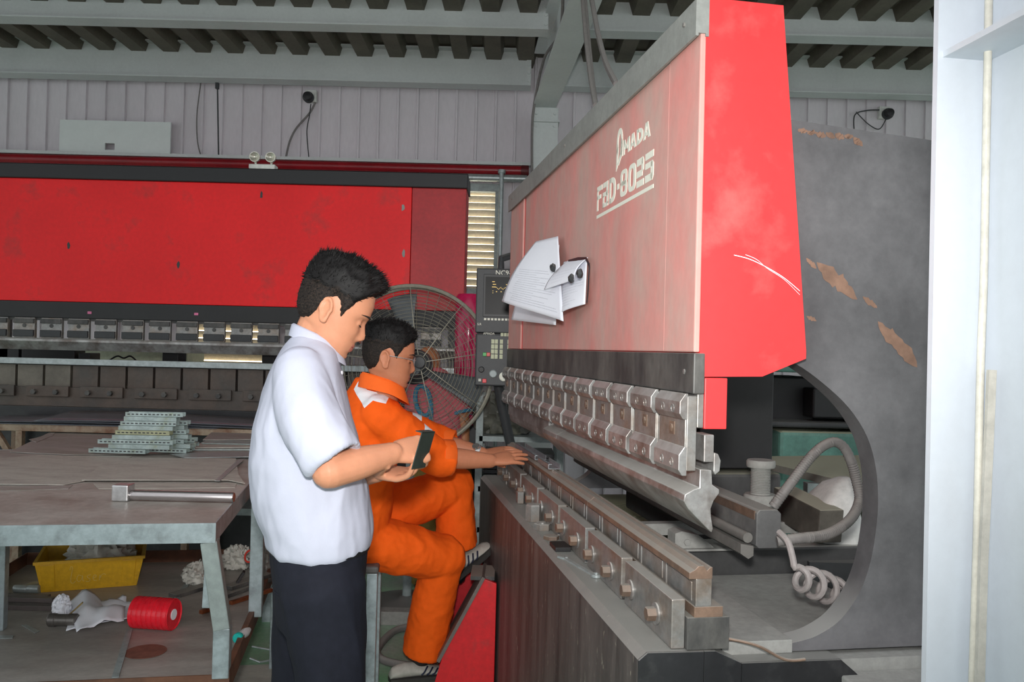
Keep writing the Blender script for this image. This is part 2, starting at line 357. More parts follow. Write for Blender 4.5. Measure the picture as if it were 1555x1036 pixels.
# measured along the machine: F, B, D, dash, 8, 0, 2, 5 on the lower line
mb = MB(); h = .105; z0 = ZB+.002; z1 = z0+h
u = 0.0
rct(mb, 0, .016, z0, z1-.012); rct(mb, 0, .060, z1-.022, z1); rct(mb, 0, .048, z0+.048, z0+.066)          # F
u = .070                                                                                                  # B, open at upper left
rct(mb, u, u+.058, z1-.022, z1); rct(mb, u+.040, u+.058, z0+.05, z1-.02); rct(mb, u, u+.056, z0+.044, z0+.064); rct(mb, u, u+.016, z0, z0+.05); rct(mb, u, u+.062, z0, z0+.018); rct(mb, u+.044, u+.062, z0+.01, z0+.05)
u = .145; rct(mb, u, u+.018, z0, z1); ringshape(mb, u-.052, u+.066, z0, z1, .02, .02, .6, -PI/2, PI/2, 16)   # D
rct(mb, .228, .248, z0+.040, z0+.062)                                                                     # dash
ringshape(mb, .262, .330, z0, z0+.060, .02, .018, .6); ringshape(mb, .264, .328, z0+.044, z1, .02, .016, .6)   # 8
ringshape(mb, .340, .412, z0, z1, .022, .018, .6)                                                         # 0
u = .420                                                                                                  # 2
rct(mb, u, u+.053, z1-.026, z1); poly(mb, [(u+.042,z0+.048),(u+.061,z0+.056),(u+.061,z1-.012),(u+.053,z1),(u+.042,z1-.01)]); rct(mb, u, u+.051, z0+.036, z0+.060); rct(mb, u, u+.062, z0, z0+.024)
u = .494                                                                                                  # 5
rct(mb, u, u+.068, z1-.024, z1); rct(mb, u, u+.060, z0+.048, z1-.036); poly(mb, [(u+.046,z0+.008),(u+.060,z0),(u+.070,z0+.014),(u+.070,z1-.046),(u+.060,z1-.036),(u+.046,z1-.040)]); rct(mb, u, u+.060, z0, z0+.026)
rct(mb, 0, .565, ZB-.030, ZB-.016)
# upper line: the tall round first letter, then M A D A
LOWER = False; ua, ub = .215, .277; q0, q1 = 1.964, 2.048
ringshape(mb, ua, ub, q0-.004, q1, .017, .015, .9, -.35*PI, 1.22*PI, 26)
poly(mb, [(ua-.002,q0-.030),(ua+.012,q0-.022),(ua+.020,q0+.03),(ua+.003,q0+.05)])
poly(mb, [(ua+.012,q0-.012),(ua+.024,q0-.018),(ub-.006,q0+.004),(ub-.012,q0+.020),(ua+.022,q0-.002)])
poly(mb, [(ub-.016,q0+.012),(ub+.002,q0),(ub+.002,q1-.040),(ub-.014,q1-.03)])
def cap_m(u, w, b, t): poly(mb, [(u,b),(u+.015,b),(u+.015,t),(u,t)]); poly(mb, [(u+w-.015,b),(u+w,b),(u+w,t),(u+w-.015,t)]); poly(mb, [(u,t),(u+.016,t),(u+w/2+.008,b+.012),(u+w/2-.008,b+.012)]); poly(mb, [(u+w,t),(u+w-.016,t),(u+w/2-.008,b+.012),(u+w/2+.008,b+.012)])
def cap_a(u, w, b, t): poly(mb, [(u,b),(u+.017,b),(u+w/2+.004,t),(u+w/2-.010,t)]); poly(mb, [(u+w,b),(u+w-.017,b),(u+w/2-.004,t),(u+w/2+.010,t)]); rct(mb, u+w*.26, u+w*.74, b+(t-b)*.18, b+(t-b)*.40)
def cap_d(u, w, b, t): rct(mb, u, u+.017, b, t); ringshape(mb, u-w+.012, u+w, b, t, .017, .010, .8, -PI/2, PI/2, 14)
b, t = q0, q0+.041
cap_m(.284, .062, b, t); cap_a(.348, .058, b, t); cap_d(.412, .056, b, t); cap_a(.470, .060, b, t)
mb.build('lettering', m_lead, NB, smooth=0)['label'] = 'off white maker and model lettering with an underline'

# punch holders: one each, with clamps and screws
PIT = .1775
def holder(i):
    y0 = .003+i*PIT; y1 = y0+.150
    mb = MB(); mb.box(-.010, .012, y0, y1+.012, 1.186, 1.342); mb.box(-.012, -.006, y0+.004, y1, 1.232, 1.296)
    h = nb(mb, 'punch_holder', m_steel, bevel=.002, smooth=0)
    for nm, z0, z1 in (('upper_clamp', 1.293, 1.347), ('lower_clamp', 1.176, 1.236)):
        mb = MB(); mb.prism([(-.008,z1),(-.014,z1),(-.026,z1-.017),(-.026,z0+.012),(-.018,z0),(-.008,z0)], 'y', y0, y1)
        c = mb.build(nm, m_steel2, h, smooth=0, bevel=.0012)
        for yy in (y0+.042, y0+.100):
            sc = MB(); sc.lathe([(.0095,-.001),(.0095,.0008),(.0065,.0008),(.006,-.001)], (-.0262, yy, (z0+z1)/2-.006), (-1,0,0), 16, 0); sc.build('clamp_screw', m_steel, h)
    sc = MB(); sc.box(-.0135, -.012, y0+.062, y0+.090, 1.256, 1.284); sc.hexa((-.013, y0+.076, 1.270), (-1,0,0), .009, .004)
    sc.build('lock_bolt', m_brown, h)
for i in range(13): holder(i)
# punches
pp = [(.020,1.190),(.046,1.188),(.048,1.158),(.064,1.148),(.064,1.140),(.052,1.124),(.046,1.108),(.047,1.092),(.052,1.066),(.049,1.058),(.044,1.062),(-.004,1.108),(-.014,1.124),(-.012,1.138),(.008,1.148),(.020,1.152)]
mb = MB(); mb.prism(pp, 'y', 0, 1.17); nb(mb, 'punch', m_steel2, smooth=30, bevel=.0015)
mb = MB(); mb.prism(pp, 'y', 1.172, 1.40); nb(mb, 'punch', m_steel2, smooth=30, bevel=.0015)
mb = MB(); mb.prism([(.016,1.19),(.030,1.19),(.030,1.10),(.024,1.086),(.018,1.10),(.016,1.12),(.010,1.12),(.010,1.178)], 'y', 1.403, 2.29); nb(mb, 'punch', m_steel2, smooth=0, bevel=.001)
# rear half of the clamp at the near end
mb = MB(); mb.box(.028, .050, 0, .06, 1.205, 1.262); mb.prism([(.050,1.225),(.060,1.222),(.066,1.208),(.064,1.186),(.054,1.178),(.050,1.186)], 'y', 0, .10); nb(mb, 'rear_clamp', m_steel2, bevel=.002, smooth=0)
# lower tools
rail = [(.002,.962),(.002,.975),(.014,.981),(.022,.989),(.034,.989),(.041,.979),(.048,.986),(.053,.986),(.053,.962)]
for a, b in ((0, .80), (.802, 1.60), (1.602, 2.26)):
    mb = MB(); mb.prism(rail, 'y', a, b); nb(mb, 'die', m_brown, smooth=0, bevel=.0008)
for i in range(13):
    mb = MB(); a = .002+i*.174; mb.box(.018, .053, a, a+.166, .904, .962); mb.box(.016, .019, a+.02, a+.14, .91, .95); nb(mb, 'die_support', m_steel, smooth=0, bevel=.0015)
mb = MB(); mb.box(.015, .078, 0, 2.26, .882, .904); nb(mb, 'die_rail', m_brown, smooth=0, bevel=.001)
mb = MB(); mb.box(0, .093, 0, 2.28, .815, .882); nb(mb, 'die_base', m_blk, smooth=0, bevel=.0015)
# bed of the near press brake
bedp = [(-.105,0),(-.105,.799),(-.086,.814),(.055,.812),(.055,0)]
mb = MB(); mb.prism(bedp, 'y', .004, 2.38); nb(mb, 'bed', m_bed, smooth=0)
mb = MB(); mb.prism([(-.1045,0),(-.1045,.7985),(-.0855,.8135),(.038,.8115),(.038,0)], 'y', -.001, .004)
mb.prism([(.0385,0),(.0385,.812),(.063,.8115),(.122,.784),(.122,0)], 'y', -.001, .004)
nb(mb, 'bed_end_plate', m_bedend, smooth=0, bevel=.001)
mb = MB(); mb.prism([(.0552,0),(.0552,.8115),(.064,.811),(.122,.784),(.350,.782),(.45,.70),(.45,0)], 'y', .0045, .30); nb(mb, 'bed_shoulder', m_bedend, smooth=0)
mb = MB(); mb.prism([(.1225,0),(.1225,.7835),(.349,.7815),(.449,.6995),(.449,0)], 'y', -.001, .004); nb(mb, 'bed_end_plate', m_bedend, smooth=0)
mb = MB(); mb.box(.098, .262, .045, .42, .783, .812); nb(mb, 'deck_plate', m_dustgrey, smooth=0, bevel=.002)
mb = MB(); mb.box(.263, .60, .112, .42, .76, .796); mb.box(.100, .60, .4205, .61, .76, .796); nb(mb, 'deck', m_dustgrey, smooth=0)
mb = MB(); mb.box(.36, 1.1, .02, .12, .60, .775, 0); nb(mb, 'side_shelf', m_dustgrey, smooth=0)
mb = MB(); mb.box(.352, 1.3, -.30, .02, .0, .748); nb(mb, 'side_shelf', m_dustgrey, smooth=0, bevel=.004)
# clamp plates along the bed, two bolts each
for i in range(7):
    a = .012+i*.345; b = min(a+.316, 2.34)
    mb = MB(); mb.box(-.030, -.0005, a, b, .8145, .917); cp = nb(mb, 'clamp_plate', m_steel, smooth=0, bevel=.002)
    mb = MB(); mb.box(-.020, -.0005, b+.001, min(b+.028, 2.34), .8145, .905); mb.build('spacer', m_steel, cp, smooth=0, bevel=.002)
    for y in (a+.090, a+.268):
        if y > b: continue
        mb = MB(); mb.lathe([(.024,0),(.024,.004),(.018,.0045),(.0,.0045)], (-.0302, y, .860), (-1,0,0), 20); w = mb.build('washer', m_steel2, cp)
        mb = MB(); mb.hexa((-.0345, y, .860), (-1,0,0), .0155, .020); mb.build('bolt', m_brown, cp, smooth=20)
# side frame plate with the round throat
arc = [(v.x, v.z) for v in smooth_path([(.20,0,1.43),(.258,0,1.414),(.325,0,1.372),(.389,0,1.318),(.434,0,1.255),(.457,0,1.185),(.464,0,1.11),(.460,0,1.045),(.448,0,.975),(.423,0,.909),(.378,0,.850),(.325,0,.818),(.282,0,.806),(.24,0,.800),(.201,0,.7975)], 4)]
pl = [(.20,1.952)] + [(.20, arc[0][1])] + arc + [(.20, .785), (.95,.785), (.95,1.905)]
def plate(mb, y0, y1): mb.prism(pl, 'y', y0, y1)
mb = MB(); plate(mb, .050, .108); fr = nb(mb, 'side_frame', m_frame, smooth=30)
mb = MB()
def blob(mb, cx, cz, pts): 
    n = len(pts); mb.add([(cx+x, .0494, cz+z) for x, z in pts], [tuple(range(n))])
def shard(mb, x0, z0, x1, z1, w, seed):
    mb = MB(); r_ = random.Random(seed); n = 14; up = []; dn = []
    for k in range(n+1):
        t = k/n; e = math.sin(PI*t)**.7*w; x = x0+(x1-x0)*t; z = z0+(z1-z0)*t
        up.append((x+e*.5*r_.uniform(.5,1.2), z+e*.5*r_.uniform(.4,1.3))); dn.append((x-e*.5*r_.uniform(.5,1.2), z-e*.5*r_.uniform(.4,1.3)))
    mb.add([(x, .0494, z) for x, z in up+dn[::-1]], [(k, k+1, 2*n-k, 2*n+1-k) for k in range(n)])
    mb.build('rust_patch', m_rust, fr, smooth=0)
def sfp(px, py):   # a point of the plate's outer face
    d = ray(px, py); n_ = Vector((-math.sin(ANG), math.cos(ANG), 0)); o_ = Vector((_o.x, _o.y, 0)); k = (.0494-(_C-o_).dot(n_))/d.dot(n_)
    w = _C+d*k-o_; return w.dot(Vector((math.cos(ANG), math.sin(ANG), 0))), w.z
for k, (p, q_, w) in enumerate((((1240,398),(1302,455),.026),((1333,488),(1393,558),.028),((1224,392),(1240,408),.008),((1310,450),(1332,468),.010),((1225,480),(1240,488),.008))):
    a = sfp(*p); b = sfp(*q_); shard(mb, a[0], a[1], b[0], b[1], w, k)
for k in range(7):
    p = (1212+k*14, 195+k*2+random.uniform(0,4)); q_ = (p[0]+14, p[1]+random.uniform(2,16)); a = sfp(*p); b = sfp(*q_); shard(mb, a[0], a[1], b[0], b[1], .012, 20+k)
mb = MB(); plate2 = [(.20,1.952),(.20,arc[0][1])]+arc+[(.20,.785),(.95,.785),(.95,1.905)]; mb.prism(plate2, 'y', 2.15, 2.21); nb(mb, 'side_frame', m_frame, smooth=30)
# dark hydraulic column and rear ledge under the ram
mb = MB(); mb.box(.44, .705, 1.0, 1.26, 1.045, 1.62); mb.box(.40, .44, 1.05, 1.3, 1.045, 1.62); nb(mb, 'cylinder_housing', m_dark, smooth=0, bevel=.004)
mb = MB(); mb.box(.38, .72, .96, 1.6, .80, 1.035); nb(mb, 'rear_block', mat('rear block', (70,70,70), .6, dust=.9, dustcol=(128,128,112)), smooth=0, bevel=.012)
# back gauge beam, crossing at right, with the threaded knob
mb = MB(); mb.prism([(.300,.955),(.300,1.035),(.308,1.044),(.356,1.044),(.366,1.034),(.366,.958),(.356,.948),(.308,.948)], 'y', .30, 2.0); g = nb(mb, 'gauge_beam', mat('gauge beam', (92,92,92), .5, col2=(130,130,126), amt2=.3, dust=.95, dustcol=(170,170,164)), smooth=0, bevel=.002)
mb = MB(); mb.box(.2985, .3015, .31, 2.0, 1.018, 1.040); mb.build('rust_edge', m_brown, g, smooth=0)
mb = MB(); mb.lathe([(.013,0),(.013,1.7)], (.285, .315, .972), (0,1,0), 16); mb.prism([(.264,.958),(.2985,.952),(.2985,.928),(.285,.920),(.264,.934)], 'y', .31, 2.0)
mb.build('gauge_rail', mat('dull rail', (112,110,106), .6, dust=.6), g, smooth=30)
kc = (.435, .55)
mb = MB(); prof_ = [(.045,.93),(.045,.985),(.0465,.987),(.0465,1.035),(.042,1.040),(.028,1.040)]
for k in range(16): z = 1.042+k*.0045; prof_ += [(.028, z), (.0255, z+.0022)]
prof_ += [(.026,1.113),(.038,1.115),(.040,1.119),(.040,1.132),(.037,1.136),(0,1.137)]
mb.lathe(prof_, (kc[0], kc[1], 0), n=28); nb(mb, 'gauge_screw', m_dustgrey)
# low crossing beam behind the die
mb = MB(); mb.box(.09, .86, .62, .74, .742, .872); nb(mb, 'cross_beam', mat('cross beam', (66,66,66), .55, dust=.9, dustcol=(160,160,154)), smooth=0, bevel=.008)
mb = MB(); mb.box(.16, .86, .80, .84, .87, .905); nb(mb, 'cross_rail', m_dustgrey, smooth=0)
mb = MB(); mb.prism([(.205,.8725),(.205,.92),(.225,.926),(.275,.915),(.315,.885),(.33,.8725)], 'y', .60, .66); mb.box(.20, .42, .585, .66, .872, .878); mb.hexa((.24,.60,.895), (0,-1,0), .010, .006)
nb(mb, 'stop_finger', m_dustgrey, smooth=0, bevel=.002)

# ------------------------------------------------------------------ things on and in the near press brake
XN = XF[NB.name]
def nbw(t, s, z): return XN @ Vector((t, s, z))
def onbed(mb, name, m, label, cat, group=None, **k):    # geometry given in machine coordinates
    mb.v = [XN @ Vector(v) for v in mb.v]; return one(mb, name, m, label, cat, group, **k)
m_spec = mat('bright zinc sheet', (190,194,198), .28, metal=.7, var=.1, scale=14)
def chan(mb, y0, y1, x0, z0, w=.046, h=.018, t=.0016):
    mb.box(x0, x0+w, y0, y1, z0, z0+t); mb.box(x0, x0+t, y0, y1, z0, z0+h); mb.box(x0+w-t, x0+w, y0, y1, z0, z0+h); mb.box(x0, x0+.012, y0, y1, z0+h-t, z0+h)
mb = MB(); chan(mb, 1.37, 1.56, .006, .9895); onbed(mb, 'sheet_metal_channel', m_spec, 'short folded zinc channel on the die just past the fingertips', 'metal part', smooth=0)
mb = MB(); chan(mb, 1.62, 2.05, .006, .9895); onbed(mb, 'sheet_metal_channel', m_spec, 'longer folded zinc channel on the die beyond the worker\'s hands', 'metal part', smooth=0)
# loose tools on the bed top
mb = MB(); a = Vector((-.075,.755,.816)); b = Vector((-.035,.56,.816))
mb.bar(a, b, .012, .005); mb.lathe([(.016,-.001),(.016,.007),(.009,.007),(.009,-.001)], b, n=18)
for sg in (-1, 1): mb.bar(a+Vector((.004*sg,0,0)), a+Vector((.012*sg-.004,.022,0)), .008, .006)
onbed(mb, 'wrench', m_galv, 'dusty combination wrench lying on the bed beside the clamp plates', 'wrench', smooth=30)
mb = MB(); mb.hexa((-.060,1.30,.8145), (0,0,1), .030, .060); onbed(mb, 'hex_nut', m_steel, 'tall hexagonal steel nut standing on the bed, the largest of three', 'nut', 'loose hex pieces on the bed', smooth=20)
mb = MB(); mb.hexa((-.058,1.155,.8145), (0,0,1), .031, .022); mb.lathe([(.014,.02),(.014,.026),(0,.026)], (-.058,1.155,.8145), n=12); onbed(mb, 'hex_nut', m_steel, 'low wide hexagonal nut in front of the tall hexagonal nut', 'nut', 'loose hex pieces on the bed', smooth=20)
mb = MB(); mb.hexa((-.060,1.01,.8145), (0,0,1), .026, .012); onbed(mb, 'hex_nut', m_brown, 'flat hexagonal nut near the dark steel block', 'nut', 'loose hex pieces on the bed', smooth=20)
mb = MB(); mb.box(-.085,-.036, .84, .925, .8145, .828); onbed(mb, 'steel_block', m_dark, 'small dark flat steel block lying on the bed', 'steel block', bevel=.002, smooth=0)
mb = MB(); mb.box(-.06,-.035, 1.62, 1.66, .8145, .86); onbed(mb, 'steel_block', m_steel, 'upright little steel block on the bed near the man\'s thumb', 'steel block', bevel=.002, smooth=0)
# thin rod lying across the bed end
pts = smooth_path([nbw(.10,.03,.826), nbw(.16,.01,.816), nbw(.22,.0,.7875), nbw(.262,-.008,.789)], 6)
mb = MB(); mb.tube(pts, .0035, 8); one(mb, 'bent_rod', m_brown, 'thin bent rusty rod lying over the end of the bed', 'rod')
# sheets of paper held by dark magnets on the ram
m_print = mat('faint print', (206,208,216), .7, var=.1)
def rampt(px, py, t=-.004):
    d = ray(px, py); nn = Vector((math.cos(ANG), math.sin(ANG), 0)); o_ = Vector((_o.x, _o.y, 0)); k = (t-(_C-o_).dot(nn))/d.dot(nn); return _C+d*k
def paper(name, corners, label, curl, nl=0, seed=0):   # corners: tl, tr, br, bl as (px, py, t)
    tl, tr, br, bl = [rampt(*c) for c in corners]; nn = -Vector((math.cos(ANG), math.sin(ANG), 0))
    def f(u, v):
        p = (tl*(1-u)+tr*u)*(1-v)+(bl*(1-u)+br*u)*v
        return p + nn*curl(u, v)
    mb = MB(); mb.grid(f, 18, 22); sh = mb.build(name, m_paper, smooth=60, recalc=False, solid=.0006)
    if nl:
        pr = MB(); r_ = random.Random(seed)
        for k in range(nl):
            v = .45+.5*k/nl; u0 = r_.uniform(.08,.2); u1 = r_.uniform(.5,.95)
            q = []
            for i in range(9):
                u = u0+(u1-u0)*i/8; q += [f(u, v)+nn*.0012, f(u, v+.006)+nn*.0012]
            pr.add(q, [(2*i, 2*i+2, 2*i+3, 2*i+1) for i in range(8)])
        pr.build('print', m_print, sh, smooth=0, recalc=False)
    return tag(sh, label, 'paper')
paper('paper_sheet', [(806,380,-.020),(851,372,-.004),(850,494,-.010),(781,486,-.055)], 'white paper sheet hanging behind the larger drawing on the ram', lambda u, v: .004+.01*v, 0)
paper('paper_sheet', [(816,367,-.050),(850,359,-.012),(853,488,-.060),(771,458,-.140)], 'large white printed drawing hanging at left of the magnets on the ram', lambda u, v: .006+.022*math.sin(PI*v*.9)*(1-u)+.012*math.sin(4*u+1)*v, 16, 3)
paper('paper_sheet', [(858,398,-.014),(894,392,-.004),(891,462,-.014),(848,480,-.045)], 'smaller white drawing with a dark border at right of the magnets', lambda u, v: .005+.015*v*math.sin(PI*u), 9, 5)
paper('paper_sheet', [(862,396,-.014),(893,391,-.010),(872,425,-.040),(826,440,-.085)], 'curled loose flap of paper sticking out from under two magnets', lambda u, v: .012*math.sin(PI*v), 4, 8)
mb = MB(); A_ = [rampt(863,397,-.018), rampt(878,393,-.018), rampt(890,393,-.016), rampt(895,403,-.014), rampt(893,440,-.016), rampt(891,460,-.018)]
for i in range(len(A_)-1): mb.bar(A_[i], A_[i+1], .010, .0015, up=(math.cos(ANG), math.sin(ANG), 0))
one(mb, 'drawing_border', m_black, 'dark curled border strip along the edge of the smaller drawing', 'paper strip', smooth=0)
for k, (px, py, tt, lb) in enumerate(((840,407,-.066,'dark lump magnet on the large drawing, leftmost of three magnets'),(868,423,-.055,'dark lump magnet in the middle, lower on the curled flap'),(881,415,-.045,'dark lump magnet at right, upper on the curled flap'))):
    c = rampt(px, py, tt); mb = MB(); r_ = random.Random(k)
    mb.lathe([(.001,-.006),(.012,-.005),(.0155,0),(.013,.005),(.009,.009),(.001,.010)], c, (-math.cos(ANG), -math.sin(ANG), 0), 9)
    mb.v = [v+Vector((r_.uniform(-.002,.002), r_.uniform(-.002,.002), r_.uniform(-.002,.002))) for v in mb.v]
    one(mb, 'magnet', m_dkgrey, lb, 'magnet', 'magnets holding the drawings', smooth=20)
# ------------------------------------------------------------------ rear press brake (square to the wall)
YB = 5.4
BB = thing('press_brake', 'long red press brake with black top bar, behind the work table', 'press brake', (pY(300,500,YB).x, YB, 0))
def Z(py, Y=YB, px=300): return pY(px, py, Y).z
def X(px, Y=YB, py=500): return pY(px, py, Y).x
xl, xr, xs_ = X(-70), X(703), X(620)
def bb(mb, name, m, **k): return mb.build(name, m, BB, world=True, **k)
zr0, zr1, zb1 = Z(463), Z(277), Z(255)
mb = MB(); mb.box(xl, xs_, YB, YB+.30, zr0, zr1); bb(mb, 'ram_cover', m_red2, smooth=0, bevel=.003)
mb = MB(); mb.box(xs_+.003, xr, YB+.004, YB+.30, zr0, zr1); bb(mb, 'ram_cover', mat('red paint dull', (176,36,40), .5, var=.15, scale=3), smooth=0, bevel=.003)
mb = MB(); mb.box(xl, xr+.01, YB-.02, YB+.30, zr1, zb1+.002); bb(mb, 'top_bar', m_black, smooth=0, bevel=.006)
mb = MB(); mb.box(xl, xr, YB-.006, YB+.12, Z(488), zr0-.001); bb(mb, 'clamp_bar', m_dark, smooth=0, bevel=.003)
m_tag = mat('pink tag', (222,120,160), .6)
for px, py in ((136,475), (298,477), (493,478)):
    c = pY(px, py, YB-.007); mb = MB(); mb.box(c.x-.013, c.x+.013, YB-.008, YB-.0062, c.z-.008, c.z+.008); bb(mb, 'paper_tag', m_tag, smooth=0)
for px, py in ((271,402), (612,316), (613,385), (104,373), (397,296)):
    c = pY(px, py, YB); mb = MB(); r_ = random.Random(px); pts = [(c.x+r_.uniform(.5,1)*.022*math.cos(a*PI/4)*.6, YB-.0015 if px<620 else YB, c.z+r_.uniform(.5,1)*.030*math.sin(a*PI/4)) for a in range(8)]
    mb.add(pts, [tuple(range(8))]); bb(mb, 'scuff', m_dkgrey if px < 500 else m_dustgrey, smooth=0)
m_gsteel = mat('greasy steel', (112,106,96), .5, metal=.2, var=.2, scale=8, dust=.4)
m_gsteel2 = mat('greasy brown steel', (92,80,72), .5, metal=.2, var=.2, scale=8, col2=(80,76,72), amt2=.4, scale2=5, dust=.4)
# holders at 41.2 px pitch
pit = 41.2*YB/1255; zt, zu, zl = Z(489), Z(498), Z(515)
mb = MB(); mb.box(xl, xr, YB+.015, YB+.05, Z(492), Z(488)); bb(mb, 'tool_seat', m_blk, smooth=0)
n_h = int((xr-xl)/pit)
for k in range(n_h):
    x0 = X(21)+ (k-2)*pit; x1 = x0+pit*.76
    if x1 > xr: break
    mb = MB(); mb.box(x0, x1, YB+.002, YB+.03, Z(519), Z(488.5)); h = bb(mb, 'punch_holder', m_steel, smooth=0, bevel=.002)
    mb = MB(); mb.box(x0, x1, YB-.014, YB+.001, Z(497), Z(490)); mb.build('upper_clamp', m_blk, h, smooth=0, bevel=.003) if False else bb(mb, 'upper_clamp', m_blk, smooth=0, bevel=.003)
    mb = MB(); mb.box(x0, x1, YB-.016, YB+.001, Z(517.5), Z(507)); bb(mb, 'lower_clamp', m_dkgrey, smooth=0, bevel=.004)
    mb = MB(); mb.lathe([(.013,0),(.013,.003),(0,.003)], ((x0+x1)/2, YB+.0018, Z(500.5)), (0,-1,0), 12); bb(mb, 'lock_bolt', m_blk)
mb = MB(); mb.prism([(YB-.012, Z(519)),(YB+.03, Z(519)),(YB+.03, Z(536)),(YB+.012, Z(537)),(YB-.02, Z(524)),(YB-.02, Z(521))], 'x', xl, xr); bb(mb, 'punch', m_steel2, smooth=0)
mb = MB(); mb.box(xl, xr, YB-.05, YB-.022, Z(558.5), Z(549.5)); bb(mb, 'front_rail', m_galv, smooth=0, bevel=.002)
dp = 41.8*YB/1255; x0 = X(27)-2*dp; k = 0
while x0+k*dp < xr:
    a = x0+k*dp+.008; b = a+dp-.016
    mb = MB(); mb.box(a, min(b, xr), YB, YB+.07, Z(594), Z(559)); bb(mb, 'die_support', m_gsteel2 if k > 3 else m_gsteel, smooth=0, bevel=.002)
    k += 1
mb = MB(); mb.box(xl, xr, YB+.0, YB+.05, Z(560), Z(553)); bb(mb, 'die', m_dark, smooth=0)
mb = MB(); mb.box(xl, xr, YB-.03, YB+.12, Z(622), Z(593)); bb(mb, 'die_base', m_gsteel2, smooth=0, bevel=.003)
cp = 81.5*YB/1255; x0 = X(-32)
for k in range(10):
    a = x0+k*cp; b = a+cp*.78
    if a > xr: break
    mb = MB(); mb.box(a, min(b, xr), YB-.055, YB-.031, Z(607), Z(591)); bb(mb, 'clamp_plate', m_gsteel2, smooth=0, bevel=.003)
    for t in (.2, .72):
        mb = MB(); mb.hexa((a+(b-a)*t, YB-.055, Z(600)), (0,-1,0), .018, .022); bb(mb, 'bolt', m_blk, smooth=20)
mb = MB(); mb.box(xl, xr, YB-.05, YB+.35, 0, Z(622)); bb(mb, 'bed', m_bedend, smooth=0)
for a in (xl+.02, xr-.13):
    mb = MB(); mb.prism([(YB+.5,0),(YB+.5,zb1-.2),(YB+.3,zb1-.2),(YB+.3,Z(470)),(YB+.45,Z(490)),(YB+.45,Z(610)),(YB+.3,Z(622)),(YB+.3,0)], 'x', a, a+.06); bb(mb, 'side_frame', m_frame, smooth=0)
# what shows through its gap: pale cabinet and dark gauge blocks
c0_, c1_ = pY(122,537,6.9), pY(283,560,6.9)
mb = MB(); mb.box(c0_.x, c1_.x, 6.9, 7.3, .0, c0_.z+.06); one(mb, 'cabinet', mat('pale green cabinet', (168,176,152), .6), 'pale green cabinet seen through the gap of the rear press brake', 'cabinet', bevel=.01, smooth=0)
for a, b in ((0,36),(40,120),(126,143),(252,276),(402,420)):
    mb = MB(); mb.box(X(a,5.9), X(b,5.9), 5.85, 6.0, Z(552,5.9), Z(536,5.9)-(.02 if a == 126 else 0)); bb(mb, 'gauge_block', m_dark, smooth=0, bevel=.004)
mb = MB(); mb.box(xl, xr, 5.8, 6.05, Z(558,5.9), Z(551,5.9)); bb(mb, 'gauge_beam', m_dark, smooth=0)
pts = smooth_path([pY(165,548,5.84), pY(178,541,5.84), pY(188,544,5.84), pY(198,541,5.84), pY(208,549,5.84)], 6); mb = MB(); mb.tube(pts, .006, 8); bb(mb, 'hose', m_black)

# ------------------------------------------------------------------ rack with curved sheets between the machines
YR = 4.85; zrk = pY(200,648,YR).z
RK = thing('steel_rack', 'rusty tube rack carrying wide steel sheets behind the work table', 'rack', (X(150,YR), YR, 0))
def rk(mb, n, m, **k): return mb.build(n, m, RK, world=True, **k)
xa, xb = X(-40,YR), X(430,YR)
m_rtube = mat('rusty cream tube', (158,140,120), .6, var=.15, col2=(120,84,62), amt2=.4, scale2=14)
for y_ in (YR, YR+.42):
    mb = MB(); mb.box(xa, xb, y_-.02, y_+.02, zrk-.04, zrk); rk(mb, 'rail', m_rtube, smooth=0, bevel=.003)
for px in (-36, 36, 290, 425):
    for y_ in (YR, YR+.42):
        x = X(px,YR); mb = MB(); mb.box(x-.018, x+.018, y_-.018, y_+.018, 0, zrk-.04); rk(mb, 'leg', m_rtube, smooth=0)
mb = MB(); mb.bar(pY(-10,648,YR), pY(22,700,YR), .03, .03); rk(mb, 'brace', m_rtube, smooth=0)
mb = MB(); mb.box(xa, xb, YR-.02, YR+.44, zrk-.50, zrk-.46); rk(mb, 'lower_shelf', m_gpaint, smooth=0)
for k, (pa, pb, dz) in enumerate(((-60,335,.002),(-50,420,.010),(60,425,.022))):
    def f(u, v, pa=pa, pb=pb, dz=dz, k=k):
        x = X(pa,YR)+(X(pb,YR)-X(pa,YR))*u; y = YR-.03+.44*v
        return Vector((x, y, zrk+dz+.008*math.sin(PI*u*1.1)*(0 if k == 0 else 1)+(.03 if k == 2 else 0)*(1-u)*v))
    mb = MB(); mb.grid(f, 24, 3); o = mb.build('steel_sheet', mat('blue grey sheet', (128,132,140), .35, metal=.5, var=.15, scale=5), smooth=60, recalc=False, solid=.002)
    tag(recenter(o), ('lowest long steel sheet lying on the rusty rack', 'middle bowed steel sheet on the rusty rack', 'topmost steel sheet on the rusty rack, right end sagging')[k], 'sheet metal', 'sheets on the rusty rack')

